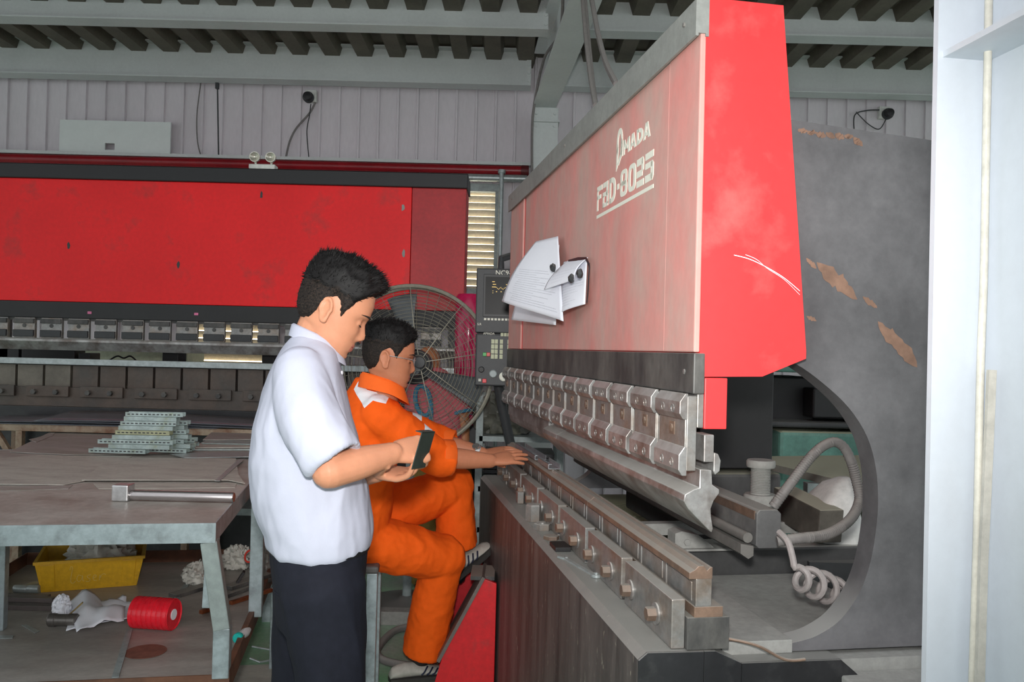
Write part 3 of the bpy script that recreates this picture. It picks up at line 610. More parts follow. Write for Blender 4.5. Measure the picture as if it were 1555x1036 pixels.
# ------------------------------------------------------------------ work table
TC = pY(328,795,2.55); TZ = TC.z
TB = thing('work_table', 'galvanised steel work table at left with a rimmed lower shelf', 'table', (TC.x, TC.y, 0), ANG)
XT = XF[TB.name]; XTi = XT.inverted()
def tl(p): return XTi @ Vector(p)
def tb(mb, n, m, **k): return mb.build(n, m, TB, **k)
DEP = 1.80; WID = 1.75; SZ = .39
mb = MB(); mb.box(-WID, -.004, .004, DEP, TZ-.006, TZ); tb(mb, 'top', mat('table top steel', (178,173,166), .46, metal=0, spec=.35, var=.18, scale=3, col2=(150,140,132), amt2=.4, scale2=4), smooth=0)
m_apr = mat('zinc apron', (160,172,176), .42, metal=.35, var=.16, scale=22, col2=(128,136,138), amt2=.3, scale2=16)
mb = MB(); mb.box(-WID, 0, 0, .004, TZ-.060, TZ+.001); mb.box(-WID, 0, .004, .05, TZ-.060, TZ-.056); tb(mb, 'apron', m_apr, smooth=0)
mb = MB(); mb.box(-.004, 0, .004, DEP, TZ-.058, TZ+.001); tb(mb, 'apron', m_apr, smooth=0)
mb = MB(); mb.box(-WID, 0, DEP, DEP+.004, TZ-.060, TZ+.001); tb(mb, 'apron', m_apr, smooth=0)
a = tl(pY(317,822,2.56)); b = tl(pY(336,958,2.56)); m_leg = mat('leg steel', (140,150,148), .5, metal=.2, var=.12, scale=18)
mb = MB(); mb.bar((a.x, .03, TZ-.060), (b.x, .03, b.z), .050, .046, up=(0,1,0)); tb(mb, 'leg_brace', m_leg, smooth=0, bevel=.003)
mb = MB(); mb.box(b.x-.025, b.x+.025, .008, .055, SZ, b.z+.004); tb(mb, 'leg', m_apr, smooth=0, bevel=.003)
mb = MB(); mb.bar((-.022, .09, TZ-.058), (-.030, .09, SZ+.2), .036, .036, up=(0,1,0)); tb(mb, 'leg_brace', m_apr, smooth=0, bevel=.003)
c = tl(pZ(388,935,SZ)); mb = MB(); mb.box(c.x-.024, c.x+.024, c.y-.024, c.y+.024, SZ, TZ-.007); tb(mb, 'leg', m_apr, smooth=0, bevel=.003)
c2 = tl(pY(2,850,2.95)); mb = MB(); mb.box(c2.x-.02, c2.x+.02, c2.y-.02, c2.y+.02, SZ, TZ-.007); tb(mb, 'leg', m_apr, smooth=0, bevel=.003)
mb = MB(); mb.box(-.05, -.004, DEP-.06, DEP-.012, 0, TZ-.007); tb(mb, 'leg', m_apr, smooth=0)
c = tl(pZ(417,1015,0)); xrim = tl(pZ(408,885,SZ)).x
mb = MB(); mb.box(c.x-.022, c.x+.022, c.y-.022, c.y+.022, 0, SZ-.03); tb(mb, 'leg', m_apr, smooth=0, bevel=.003)
mb = MB(); mb.box(c.x+.026, c.x+.05, c.y+.03, c.y+.07, 0, SZ-.03); tb(mb, 'leg', m_apr, smooth=0, bevel=.003)
mb = MB(); mb.box(b.x-.025, b.x+.025, .008, .055, 0, SZ-.05); tb(mb, 'leg', m_apr, smooth=0, bevel=.003)
sl_ = tl(pZ(48,858,SZ)); m_rim = mat('rusty rim', (112,74,54), .65, var=.25, scale=10, col2=(74,54,46), amt2=.4, scale2=7)
m_shelf = mat('shelf sheet', (166,161,155), .48, metal=.15, var=.18, scale=4, stretch=(1,2.5,1), col2=(148,140,134), amt2=.4, scale2=2.4)
sxl = sl_.x-.02; syb = tl(pZ(300,853,SZ)).y
XR_ = xrim
mb = MB(); mb.box(sxl, XR_-.004, .02, syb, SZ-.006, SZ); tb(mb, 'lower_shelf', m_shelf, smooth=0)
mb = MB(); mb.box(sxl, XR_-.004, .014, .019, SZ-.045, SZ+.012); tb(mb, 'rim', m_rim, smooth=0)
mb = MB(); mb.box(XR_-.004, XR_, .014, syb, SZ-.045, SZ+.022); mb.box(XR_-.02, XR_, .014, syb, SZ+.020, SZ+.023); tb(mb, 'rim', m_rim, smooth=0)
mb = MB(); mb.box(sxl, XR_-.004, syb, syb+.005, SZ-.045, SZ+.055); tb(mb, 'rim', m_rim, smooth=0)
mb = MB(); mb.box(sxl-.005, sxl, .014, syb, SZ-.045, SZ+.055); tb(mb, 'rim', m_rim, smooth=0)

# sheets lying on the table top
def sheet(pts, z, label, m, t=.0016, lift=0, group=None):
    q = [pZ(x, y, z) for x, y in pts]; n = len(q); mb = MB()
    vs = [v+Vector((0,0,lift*((i*7) % 3)/2)) for i, v in enumerate(q)]
    mb.add(vs+[v+Vector((0,0,t)) for v in vs], [tuple(range(n)), tuple(range(2*n-1, n-1, -1))]+[(i, (i+1) % n, n+(i+1) % n, n+i) for i in range(n)])
    return one(mb, 'steel_sheet', m, label, 'sheet metal', group, smooth=0)
m_sh1 = mat('dusty sheet', (204,201,190), .62, metal=0, spec=.3, var=.12, scale=5, stretch=(1,2.4,1), col2=(158,150,144), amt2=.45, scale2=5, soft=.2)
m_sh2 = mat('brown sheet', (166,160,155), .5, metal=0, spec=.35, var=.14, scale=5, stretch=(1,2.4,1), col2=(146,140,130), amt2=.4, scale2=4)
m_zinc = mat('zinc plated', (176,192,190), .4, metal=.4, var=.14, scale=40, col2=(150,160,140), amt2=.25, scale2=20)
m_zinc2 = mat('zinc plated yellowish', (172,174,142), .45, metal=.35, var=.12, scale=30)
z = TZ+.0005
G_ = 'loose sheets on the work table'
sheet([(-30,741),(110,737),(104,743),(-30,747)], z, 'narrow dark sheet edge sticking out in front at far left of the table', m_sh2, group=G_)
sheet([(142,735),(360,734),(357,741),(150,743)], z, 'small sheet whose front edge lies just behind the steel hammer', m_sh1, group=G_)
sheet([(-40,700),(60,692),(200,694),(128,731),(96,737),(-40,736)], z+.002, 'wide dusty sheet with a torn corner at left on the table', m_sh1, .003, group=G_)
sheet([(168,696),(358,697),(362,722),(372,735),(346,730),(124,730)], z+.0055, 'wide dusty sheet in the middle of the table behind the hammer', m_sh1, .003, group=G_)
sheet([(362,698),(372,697),(334,731),(326,731)], z+.009, 'narrow bent strip at the right end of the middle sheet', m_galv, group=G_)
sheet([(15,687),(78,656),(168,658),(212,690),(100,691)], z+.002, 'brown-grey sheet left of the stack of zinc channels', m_sh2, .003, group=G_)
sheet([(44,668),(60,664),(85,655),(80,662),(55,672)], z+.0055, 'narrow sheet corner under the back left of the table sheets', m_sh2, group=G_)
sheet([(258,690),(300,688),(395,687),(395,694),(280,696)], z+.010, 'long zinc strip lying right of the channel stack', m_galv, group=G_)
for k, (pts, m, lb) in enumerate((([(283,690),(300,676),(396,672),(396,690)], m_sh2, 'lowest sheet of the pile right of the channel stack'),
        ([(295,684),(310,672),(396,667),(396,684)], m_zinc, 'zinc sheet second from the bottom of the right pile'),
        ([(292,681),(316,668),(396,666),(396,680)], m_sh1, 'grey sheet in the middle of the right pile'),
        ([(306,674),(330,662),(396,660),(396,676)], m_zinc, 'bluish zinc sheet near the top of the right pile'),
        ([(308,669),(322,657),(396,655),(396,668)], m_sh2, 'reddish brown sheet on top of the right pile'))):
    sheet(pts, z+.003+k*.006, lb, m, .004, group=G_)
# stack of zinc channels
def zchan(pl_, pr_, py, k, m, Yc, label):
    zb = TZ+.012+k*.0215; a = pY(pl_, py, Yc); b = pY(pr_, py, Yc); L = b.x-a.x; mb = MB(); t = .002; h = .020; w = .046
    prof = [(0,0),(w,0),(w,h),(w-t,h),(w-t,t),(t,t),(t,h),(0,h)]
    if k % 2: prof = [(x, h-zz) for x, zz in prof]
    mb.prism(prof, 'x', -L/2, L/2)
    sl = MB()
    o = mb.build('zinc_channel', m, smooth=0)
    o.location = ((a.x+b.x)/2, Yc, zb); o.rotation_euler = (0, 0, math.radians(random.uniform(-2, 5)))
    if k % 2 == 0:
        for q in range(int(L/.02)): sl.box(-L/2+.01+q*.02, -L/2+.022+q*.02, -.0006, .0, h*.35, h*.62)
        sl.build('slot_row', m_dkgrey, o, smooth=0)
    return tag(o, label, 'metal channel', 'stack of zinc channels')
words = ['lowest','second','third','fourth','fifth','sixth','seventh','eighth','topmost']
rows = [(135,222,0),(165,258,1),(150,262,2),(172,258,3),(176,257,4),(180,262,5),(184,266,6),(187,268,7),(191,276,8)]
for k, (a, b, lv) in enumerate(rows):
    zchan(a, b, 650, lv, m_zinc2 if k == 4 else m_zinc, 3.98+.012*lv, '%s zinc channel in the front face of the stack' % words[k])
for k, (a, b, lv) in enumerate(((185,284,0),(190,290,1),(188,280,2),(196,286,3),(192,282,4),(200,280,5),(196,284,6))):
    zchan(a, b, 650, lv, m_zinc, 4.05+.012*lv, '%s zinc channel of the row behind the stack front' % words[k])
for k, (a, b, lv, yy) in enumerate(((242,292,0,4.11),(248,298,1,4.12),(252,296,2,4.14))):
    zchan(a, b, 650, lv, m_zinc, yy, ('short zinc channel on the table at the right foot of the stack','short zinc channel lying second up at the right foot of the stack','short zinc channel jutting out over the right foot of the stack')[k])
# steel hammer: square head on a round bar
hz = TZ+.001; hc = pZ(181,762,hz); hs = .056
HM = thing('steel_hammer', 'bright steel hammer with a cube head lying on the front of the work table', 'hammer', (hc.x, hc.y+hs/2, hz))
mb = MB(); mb.box(-hs/2, hs/2, -hs/2, hs/2, 0, hs); mb.build('head', mat('bright steel', (206,206,206), .28, metal=.8, var=.08, scale=60), HM, smooth=0, bevel=.004)
xe = pY(356,744,hc.y+.03).x-hc.x
mb = MB(); mb.lathe([(.0175,0),(.0178,.01),(.0178,xe-.033),(.016,xe-.030)], (.029, .0, .0185), (1,.01,0), 24); mb.build('handle', mat('turned steel bar', (186,180,180), .25, metal=.85, var=.06, stretch=(1,20,20)), HM)

# ------------------------------------------------------------------ things on the lower shelf
cz = SZ+.001
A_ = pZ(57,901,cz); B_ = pZ(212,889,cz); ang = math.atan2(B_.y-A_.y, B_.x-A_.x); W_ = (B_-A_).length; D_ = .27; H_ = .128
CR = thing('plastic_crate', 'yellow plastic crate with handwriting on its front, on the lower shelf', 'crate', ((A_.x+B_.x)/2, (A_.y+B_.y)/2, cz), ang)
m_yel = mat('yellow plastic', (214,164,22), .45, var=.08, scale=6, col2=(150,112,26), amt2=.15, scale2=8)
mb = MB(); w0, w1_ = W_/2-.012, W_/2+.012; t = .006
def ring_(hw, y0, y1, z): return [Vector((-hw, y0, z)), Vector((hw, y0, z)), Vector((hw, y1, z)), Vector((-hw, y1, z))]
mb.rings([ring_(w0-t, .004+t, D_-t, .006), ring_(w1_-t, -.008+t, D_+.012-t, H_), ring_(w1_+.006, -.014, D_+.018, H_), ring_(w1_+.006, -.014, D_+.018, H_-.012), ring_(w1_, -.008, D_+.012, H_-.012), ring_(w0, .004, D_, 0)])
mb.build('body', m_yel, CR, smooth=0)
for a, b in ((-w1_+.018, -w1_+.070), (w1_-.080, w1_-.028)):
    mb = MB(); mb.add([(a*.96, .001, .006), (b*.96, .001, .006), (b, -.0115, H_-.014), (a, -.0115, H_-.014), (a*.96, .006, .006), (b*.96, .006, .006), (b, -.006, H_-.014), (a, -.006, H_-.014)], [(0,1,2,3),(7,6,5,4),(0,4,5,1),(1,5,6,2),(2,6,7,3),(3,7,4,0)])
    mb.build('rib', m_yel, CR, smooth=0, bevel=.002)
# handwriting, chalky strokes
m_chalk = mat('pale marker', (214,190,110), .7)
strokes = [[(0,.055),(.004,.07),(.010,.062),(.004,.02),(.006,.002),(.014,.0),(.022,.008)], [(.042,.028),(.032,.032),(.026,.016),(.034,.004),(.044,.016),(.046,.030),(.048,.008),(.054,.006)],
    [(.076,.030),(.064,.026),(.066,.018),(.074,.012),(.070,.002),(.058,.004)], [(.084,.014),(.096,.020),(.094,.028),(.086,.024),(.086,.008),(.098,.004)], [(.108,.004),(.110,.026),(.111,.014),(.116,.026),(.124,.030),(.132,.026)]]
mb = MB()
for st in strokes:
    pts = smooth_path([(-.075+x*1.02, 0, .030+zz*1.0) for x, zz in st], 5)
    mb.tube([(p.x, .0038-.0125*(p.z/H_)-.0003, p.z) for p in pts], .0010, 5)
mb.build('handwriting', m_chalk, CR)['label'] = 'pale handwritten word on the crate front'
def crumple(name, c, r, m, label, cat, seed=0, amp=.35, flat=1.0, fr=2.6, n=26, rot=0):
    mb = MB(); mb.sphere((0,0,0), r, n)
    out = []; ca, sa = math.cos(rot), math.sin(rot)
    for v in mb.v:
        u = Vector((v.x/r[0], v.y/r[1], v.z/r[2])); q = u*fr+Vector((seed*3.1, seed, 0))
        k = 1+amp*(1-2*abs(mnoise.noise(q)))*.9+amp*.6*(1-2.4*abs(mnoise.noise(q*2.3)))-amp*.3
        p = Vector((v.x*k, v.y*k, max(v.z*k, -r[2]*.72)))
        out.append(Vector((p.x*ca-p.y*sa, p.x*sa+p.y*ca, p.z+r[2]*.72))+Vector(c))
    mb.v = out; return one(mb, name, m, label, cat, smooth=50)
m_rag = mat('pale rag', (196,194,186), .85, var=.12, scale=10)
p_ = XF[CR.name] @ Vector((.03, D_*.5, .03)); crumple('rag', p_, (.120,.088,.095), m_rag, 'crumpled pale cloth heaped in the yellow crate', 'cloth', 1, .34)
m_glass = mat('clear wrap', (206,208,210), .3, var=.05)
p_ = pZ(38,901,cz); mb = MB(); L = .10
mb.lathe([(.014,0),(.0165,.003),(.0165,.05),(.015,.052),(.015,.056),(.0165,.058),(.0165,L),(.014,L+.002)], (p_.x-.045, p_.y, cz+.0165), (1,.05,0), 20); one(mb, 'steel_pin', m_galv, 'short bright steel pin with a groove at the left foot of the yellow crate', 'pin')
mb = MB(); mb.lathe([(.010,0),(.010,.16)], tuple(pZ(50,884,cz+.012)-Vector((0,.08,0))), (.35,1,0), 16); one(mb, 'steel_pin', m_galv, 'long thin steel pin lying behind the grooved pin, left of the crate', 'pin')
for k in range(5):
    mb = MB(); y_ = pZ(60,925,cz).y+.055-.032*(k % 3) ; zz = cz+(.020 if k >= 3 else 0); xr_ = pY(84+(-6,4,0,-10,-2)[k],925,y_).x
    mb.box(xr_-.55, xr_, y_-.014, y_+.014, zz, zz+.018); one(mb, 'flat_bar', mat('dark flat bar', (92,84,82), .5, metal=.3, var=.15, dust=.3), ('rear flat bar in the lower layer at the far left of the shelf','middle flat bar in the lower layer at the far left of the shelf','front flat bar in the lower layer at the far left of the shelf','rear flat bar of the upper layer at the far left of the shelf','middle flat bar of the upper layer at the far left of the shelf')[k], 'steel bar', 'flat bars stacked on the shelf', smooth=0, bevel=.0015)
# crumpled papers
def shpaper(pts, zs, label, seed, m=m_paper):
    q = [pZ(x, y, cz) for x, y in pts]; nn = 14; mb = MB()
    def f(u, v):
        p = (q[0]*(1-u)+q[1]*u)*(1-v)+(q[3]*(1-u)+q[2]*u)*v
        return p+Vector((0,0,.006+zs*(.5+.9*mnoise.noise(Vector((u*2.2+seed, v*2.2, seed))))*(math.sin(PI*u)*.6+.4)*(1-.4*v)+.010*abs(mnoise.noise(Vector((u*6, v*6, seed))))))
    mb.grid(f, nn, nn); return one(mb, 'paper_sheet', m, label, 'paper', smooth=50, recalc=False, solid=.0008)
shpaper([(112,922),(205,918),(198,944),(100,962)], .022, 'lower white paper sheet lying flat beside the red roll', 2)
shpaper([(104,924),(192,916),(188,948),(116,968)], .075, 'crumpled white paper sheet rising in folds beside the red roll', 4)
crumple('paper_ball', pZ(93,936,cz), (.026,.03,.042), m_paper, 'small twist of white paper standing behind the dark roller', 'paper', 5, .3)
p_ = pZ(95,952,cz); mb = MB(); mb.lathe([(.020,0),(.0235,.004),(.0235,.026),(.0215,.028),(.0215,.070),(.0235,.072),(.0235,.098),(.020,.102)], (p_.x-.05, p_.y, cz+.0236), (1,.02,0), 24); one(mb, 'steel_roller', mat('dull roller', (112,108,104), .35, metal=.6, var=.1), 'dull steel roller lying in front of the crumpled papers', 'roller')
mb = MB(); a = pZ(100,938,cz+.02); mb.bar(a, a+Vector((.05,.02,.05)), .014, .004); one(mb, 'brass_strip', mat('brass', (150,128,80), .45, metal=.5), 'short brass-coloured strip leaning on the crumpled papers', 'metal strip', smooth=0)
mb = MB(); a = pZ(88,928,cz+.02); mb.bar(a-Vector((.02,0,.012)), a+Vector((.03,.01,.0)), .012, .012); one(mb, 'blue_marker', mat('blue plastic', (52,50,140), .4), 'blue marker stub beside the twist of paper', 'marker', smooth=0)
# red roll
a = pZ(205,953,cz); b = pZ(262,957,cz); ax = (b-a).normalized(); R_ = .056
RL = thing('plastic_roll', 'red ribbed plastic roll lying on its side on the shelf', 'roll', (a.x, a.y, cz))
pr = [(.004,0),(R_*.9,0)]; L = .150; nr = 8
for k in range(nr): pr += [(R_, L*(k+.12)/nr), (R_, L*(k+.78)/nr), (R_*.955, L*(k+.84)/nr), (R_*.955, L*(k+.98)/nr)]
pr += [(R_*.95, L), (R_*.9, L-.004), (.020, L-.004), (.016, L-.004)]
mb = MB(); mb.lathe(pr, (0, 0, R_), ax, 40); mb.build('coil', mat('red plastic', (228,36,52), .25, var=.08), RL, smooth=30)
mb = MB(); mb.lathe([(.019,L-.0035),(.019,L-.001),(0,L-.001)], (0,0,R_), ax, 24); mb.build('core', m_paper, RL)
d_ = pZ(221,990,cz); mb = MB(); mb.lathe([(.066,0),(.066,.0016),(0,.0018)], d_, (0,0,1), 36); one(mb, 'steel_disc', mat('rusty disc', (118,78,66), .6, var=.2, scale=20), 'thin round rusty disc lying flat in front of the red roll', 'disc')
a = pZ(175,1030,cz); b = pZ(197,957,cz); mb = MB(); mb.bar(a+Vector((0,0,.002)), b+Vector((0,0,.002)), .020, .004); one(mb, 'flat_strip', m_gpaint, 'narrow flat strip running from the shelf front to under the red roll', 'metal strip', smooth=0)
a = pZ(266,912,cz); b = pZ(300,868,cz); mb = MB(); mb.bar(a+Vector((0,0,.002)), b+Vector((0,0,.002)), .022, .004); one(mb, 'flat_strip', m_gpaint, 'narrow flat strip running back from the red roll toward the grey rag', 'metal strip', smooth=0)
for pts, lb in (([(33,950),(40,949),(60,959),(53,962)], 'small oblong metal offcut in front of the flat bars'), ([(-4,966),(21,966),(19,970),(-4,971)], 'small metal offcut at the left edge near the shelf front')):
    q = [pZ(x, y, cz) for x, y in pts]; mb = MB(); mb.add(q+[v+Vector((0,0,.002)) for v in q], [(0,1,2,3),(7,6,5,4),(0,4,5,1),(1,5,6,2),(2,6,7,3),(3,7,4,0)]); one(mb, 'metal_offcut', m_galv, lb, 'offcut', smooth=0)
crumple('rag', pZ(303,884,cz), (.055,.06,.045), m_rag, 'grey rag on the shelf left of the slanted table leg', 'cloth', 7, .4)
crumple('rag', pZ(360,862,cz), (.055,.05,.05), m_rag, 'white glove-like rag behind the far table leg', 'cloth', 8, .42)
crumple('rag', pZ(396,868,cz), (.04,.07,.06), mat('dirty rag', (150,150,144), .85), 'dirty rag at the right rim of the shelf', 'cloth', 9, .4)
m_cop = mat('copper', (176,104,70), .32, metal=.75, var=.2, scale=20)
for (p0, p1, lb) in (((305,930),(330,921),'short copper bar left of the slanted table leg'), ((350,916),(413,896),'longer copper bar between the two table legs')):
    a = pZ(*p0, cz+.008); b = pZ(*p1, cz+.008); mb = MB(); mb.bar(a, b, .018, .014); one(mb, 'copper_bar', m_cop, lb, 'copper bar', smooth=0, bevel=.001)
for k, (p0, p1, dz, lb) in enumerate((((338,905),(405,880),.012,'dark steel offcut bar behind the copper bar'), ((345,893),(408,872),.03,'dark steel offcut bar on top behind the copper bar'), ((262,905),(312,890),.008,'dark scrap strip beside the grey rag'))):
    a = pZ(*p0, cz+dz); b = pZ(*p1, cz+dz); mb = MB(); mb.bar(a, b, .05, .016); one(mb, 'scrap_bar', m_blk, lb, 'scrap metal', smooth=0, bevel=.002)
mb = MB(); c = pZ(364,880,cz+.05); mb.bar(c+Vector((-.02,0,-.03)), c+Vector((.015,.01,.03)), .04, .01); one(mb, 'black_clip', m_black, 'small black clip standing in front of the white rag', 'clip', smooth=0)
c = pY(379,845,3.55); mb = MB(); mb.tube([c+Vector((.020*math.cos(a*PI/10), .012*math.sin(a*PI/10), .022*math.sin(a*PI/10))) for a in range(20)], .004, 8, closed=True); one(mb, 'red_ring', mat('red ring', (190,50,36), .4), 'small red ring on the rag behind the far table leg', 'ring')
c = pZ(361,977,cz); BT = thing('small_bottle', 'small clear bottle with teal cap lying near the right rim of the shelf', 'bottle', (c.x, c.y, cz))
mb = MB(); mb.lathe([(.010,0),(.015,.004),(.016,.05),(.008,.08),(0,.082)], (0,.012,.016), (.12,1,0), 18); mb.build('body', m_glass, BT)
mb = MB(); mb.lathe([(.016,-.012),(.0175,-.010),(.0175,.006),(.016,.008)], (0,.006,.0176), (.12,1,0), 20); mb.build('cap', mat('teal plastic', (30,178,168), .4), BT)
for k, (pts, lb) in enumerate((([(383,982),(410,987)], 'straight steel rod on the floor below the shelf rim'), ([(380,1000),(395,1006),(410,1003)], 'bent steel rod on the floor below the straight rod'))):
    mb = MB(); mb.tube([pZ(x, y, .006) for x, y in pts], .005, 8); one(mb, 'steel_rod', m_galv, lb, 'rod')
q = [pZ(x, y, .002) for x, y in ((360,1012),(424,1010),(424,1050),(345,1050))]; mb = MB(); mb.add(q+[v+Vector((0,0,.004)) for v in q], [(0,1,2,3),(7,6,5,4),(0,4,5,1),(1,5,6,2),(2,6,7,3),(3,7,4,0)]); one(mb, 'steel_plate', m_sh1, 'grey steel plate lying on the floor by the standing man', 'steel plate', smooth=0)
# ------------------------------------------------------------------ fan
FC = pY(624,558,4.5); FR = 124/1255*4.5
FN = thing('industrial_fan', 'large round industrial fan with a wire guard behind the seated man', 'fan', (FC.x, FC.y+.1, 0))
m_wire = mat('dull fan wire', (152,148,134), .5, metal=.3, var=.1)
def fn(mb, n, m, **k): return mb.build(n, m, FN, world=True, **k)
hubp = FC+Vector((.06, -.10, .03))
def fanpt(t, a):   # t 0 at hub to 1 at rim, domed guard
    b = FC+Vector((math.cos(a)*FR, 0, math.sin(a)*FR)); c = hubp; p = c*(1-t)+b*t; p.y = FC.y-.13*(1-t**2.6); return p
mb = MB()
for k in range(2, 22):
    t = k/22; mb.tube([fanpt(t, 2*PI*j/64) for j in range(64)], .0014, 4, closed=True)
g = fn(mb, 'front_guard', m_wire, smooth=60)
mb = MB()
for k in range(9): a = 2*PI*(k+.3)/9; mb.tube([fanpt(t/10, a) for t in range(1, 11)], .0026, 6)
mb.build('guard_spokes', m_wire, g, world=True, smooth=60)
mb = MB(); mb.tube([fanpt(1, 2*PI*j/72) for j in range(72)], .011, 8, closed=True); fn(mb, 'front_ring', m_wire)
mb = MB(); mb.tube([fanpt(1, 2*PI*j/72)+Vector((0,.17,0)) for j in range(72)], .009, 8, closed=True); fn(mb, 'rear_ring', m_wire)
mb = MB()
for k in range(40): a = 2*PI*k/40; mb.tube([fanpt(1, a), fanpt(1, a)+Vector((0,.17,0)), FC+Vector((.30*FR*math.cos(a), .24, .30*FR*math.sin(a)))], .0016, 4)
for k in range(5, 11): t = k/11; mb.tube([FC+Vector((t*FR*math.cos(2*PI*j/48), .19, t*FR*math.sin(2*PI*j/48))) for j in range(48)], .0014, 4, closed=True)
fn(mb, 'rear_guard', m_wire, smooth=60)
mb = MB(); mb.lathe([(.01,-.01),(.028,-.008),(.03,0),(.02,.01)], hubp+Vector((0,-.02,0)), (0,1,0), 24); fn(mb, 'guard_badge', m_dkgrey)
mb = MB(); mb.lathe([(.06,0),(.10,.02),(.10,.14),(.07,.18),(0,.18)], FC+Vector((0,.10,0)), (0,1,0), 24); fn(mb, 'motor', m_dkgrey)
mb = MB(); mb.lathe([(0,-.04),(.05,-.03),(.06,.0),(.06,.05)], FC+Vector((0,.05,0)), (0,1,0), 20)
for k in range(3):
    a0_ = math.radians(100+120*k)
    def f(u, v, a0_=a0_):
        r = .05+u*(FR-.09); a = a0_+(v-.5)*(.6+.2*u)*.55; return FC+Vector((r*math.cos(a), .07+(v-.5)*.07, r*math.sin(a)))
    mb.grid(f, 8, 6)
fn(mb, 'blades', mat('fan blade', (92,96,98), .5), smooth=50, recalc=False, solid=.002)
mb = MB(); mb.tube([FC+Vector((0,.08,-FR)), Vector((FC.x, FC.y+.08, .04))], .024, 14); fn(mb, 'post', m_gpaint)
mb = MB(); mb.lathe([(.26,0),(.26,.015),(.05,.04),(.03,.06)], (FC.x, FC.y+.08, 0), (0,0,1), 30); fn(mb, 'base', m_dkgrey)

# ------------------------------------------------------------------ control panel on its arm
YP = 4.12; a = pY(724,407,YP); b = pY(724,586,YP); W_ = .36; H_ = a.z-b.z
CP = thing('control_panel', 'dark machine control panel with screen and keypad at far end of the near press brake', 'control panel', (a.x, YP, b.z))
sx = 1255/YP
def cp_(n, m, x0, x1, y0, y1, d=.003, mi=None, **k):    # pixel-size rectangle on the panel face measured from its left top
    mb = MB(); mb.box((x0-724)/sx, (x1-724)/sx, -d, 0, H_-(y1-407)/sx, H_-(y0-407)/sx); return mb.build(n, m, CP, smooth=0, **k)
mb = MB(); mb.box(0, W_, .0, .15, H_*.45, H_); mb.build('housing', m_dkgrey, CP, smooth=0, bevel=.006)
mb = MB(); mb.box(.004, W_, -.012, .15, 0, H_*.445); mb.build('housing', m_dkgrey, CP, smooth=0, bevel=.008)
m_scr = mat('dark screen glass', (16,14,14), .35, var=.05, spec=.15, fine=0)
cp_('bezel', m_black, 735, 800, 416, 481, .004, bevel=.002)
cp_('screen', m_scr, 738, 800, 420, 477, .0055)
m_amb = mat('amber glow', (225,190,110), .5, emit=(225,190,110), emit_s=.6)
r_ = random.Random(4); mb = MB()
def dash(x0, x1, y): mb.box((x0-724)/sx, (x1-724)/sx, -.0062, -.0056, H_-(y+.9-407)/sx, H_-(y-407)/sx)
for x0, x1, y in ((748,752,427),(749,754,431),(769,772,431),(748,754,435),(749,750,441),(749,750,444),(754,756,442),(761,763,442)): dash(x0, x1, y)
for k in range(18): dash(754+k*1.7, 755.2+k*1.7, 435.5+(0,1.6,2.6,1.2)[k % 4])
mb.build('screen_marks', m_amb, CP, smooth=0)
m_key = mat('cream keys', (186,190,158), .5)
mb = MB()
for gx, nc in ((749,2),(762,1),(773.5,2)):
    for c in range(nc):
        for r0 in range(4):
            x = gx+c*5.4; y = 515+r0*7.6; mb.box((x-724)/sx, (x+4.6-724)/sx, -.0165, -.0115, H_-(y+6.4-407)/sx, H_-(y-407)/sx)
for c in range(6): mb.box((763+c*5-724)/sx, (767+c*5-724)/sx, -.0165, -.0115, H_-(510-407)/sx, H_-(505-407)/sx)
mb.build('keypad', m_key, CP, smooth=0)['label'] = 'cream key buttons'
mb = MB()
for c in range(9): mb.box((737+c*5.3-724)/sx, (740.5+c*5.3-724)/sx, -.004, .0, H_-(486-407)/sx, H_-(483-407)/sx)
mb.build('soft_keys', m_lead, CP, smooth=0)
for n_, col, x, y, rr_ in (('start_button',(40,160,70),739.5,538,2.8),('stop_button',(200,40,44),745,538,2.8),('reset_button',(214,40,50),740,578,3.0),('small_button',(190,190,180),733,577,2.2)):
    mb = MB(); mb.box((x-rr_-724)/sx, (x+rr_-724)/sx, -.022, -.011, H_-(y+rr_-407)/sx, H_-(y-rr_-407)/sx); mb.build(n_, mat(n_, col, .4), CP, smooth=0, bevel=.002)
for x, y, rr_, m in ((735,561,4.5,m_dark),(753,567,6,m_gpaint),(769,571,7,m_lead)):
    mb = MB(); mb.lathe([(rr_/sx,0),(rr_/sx,.012),(rr_/sx*.8,.016),(0,.016)], ((x-724)/sx, -.012, H_-(y-407)/sx), (0,-1,0), 20); mb.build('dial', m, CP)
for txt, x, y, sz, d in (('NC9-F', 752.5, 417, .034, .002), ('AMADA', 736.5, 508, .016, .0135), ('S.R', 727, 494, .016, .002)):
    vs, fs = text_mesh(txt, sz, .0006); mb = MB()
    mb.add([(v.x+(x-724)/sx, -d-v.z, v.y+H_-(y-407)/sx) for v in vs], fs); mb.build('lettering', m_lead, CP, smooth=0)
mb = MB(); mb.tube([(.12,.1,H_), (.12,.1,H_+.06), (.25,.25,H_+.12), (.6,.5,H_+.12)], .018, 10); mb.build('arm', m_dkgrey, CP)
mb = MB(); mb.tube([(.12,.12,0), (.14,.14,-.10), (.2,.2,-.35), (.22,.2,-.75)], .026, 10); mb.build('support_post', m_dkgrey, CP)

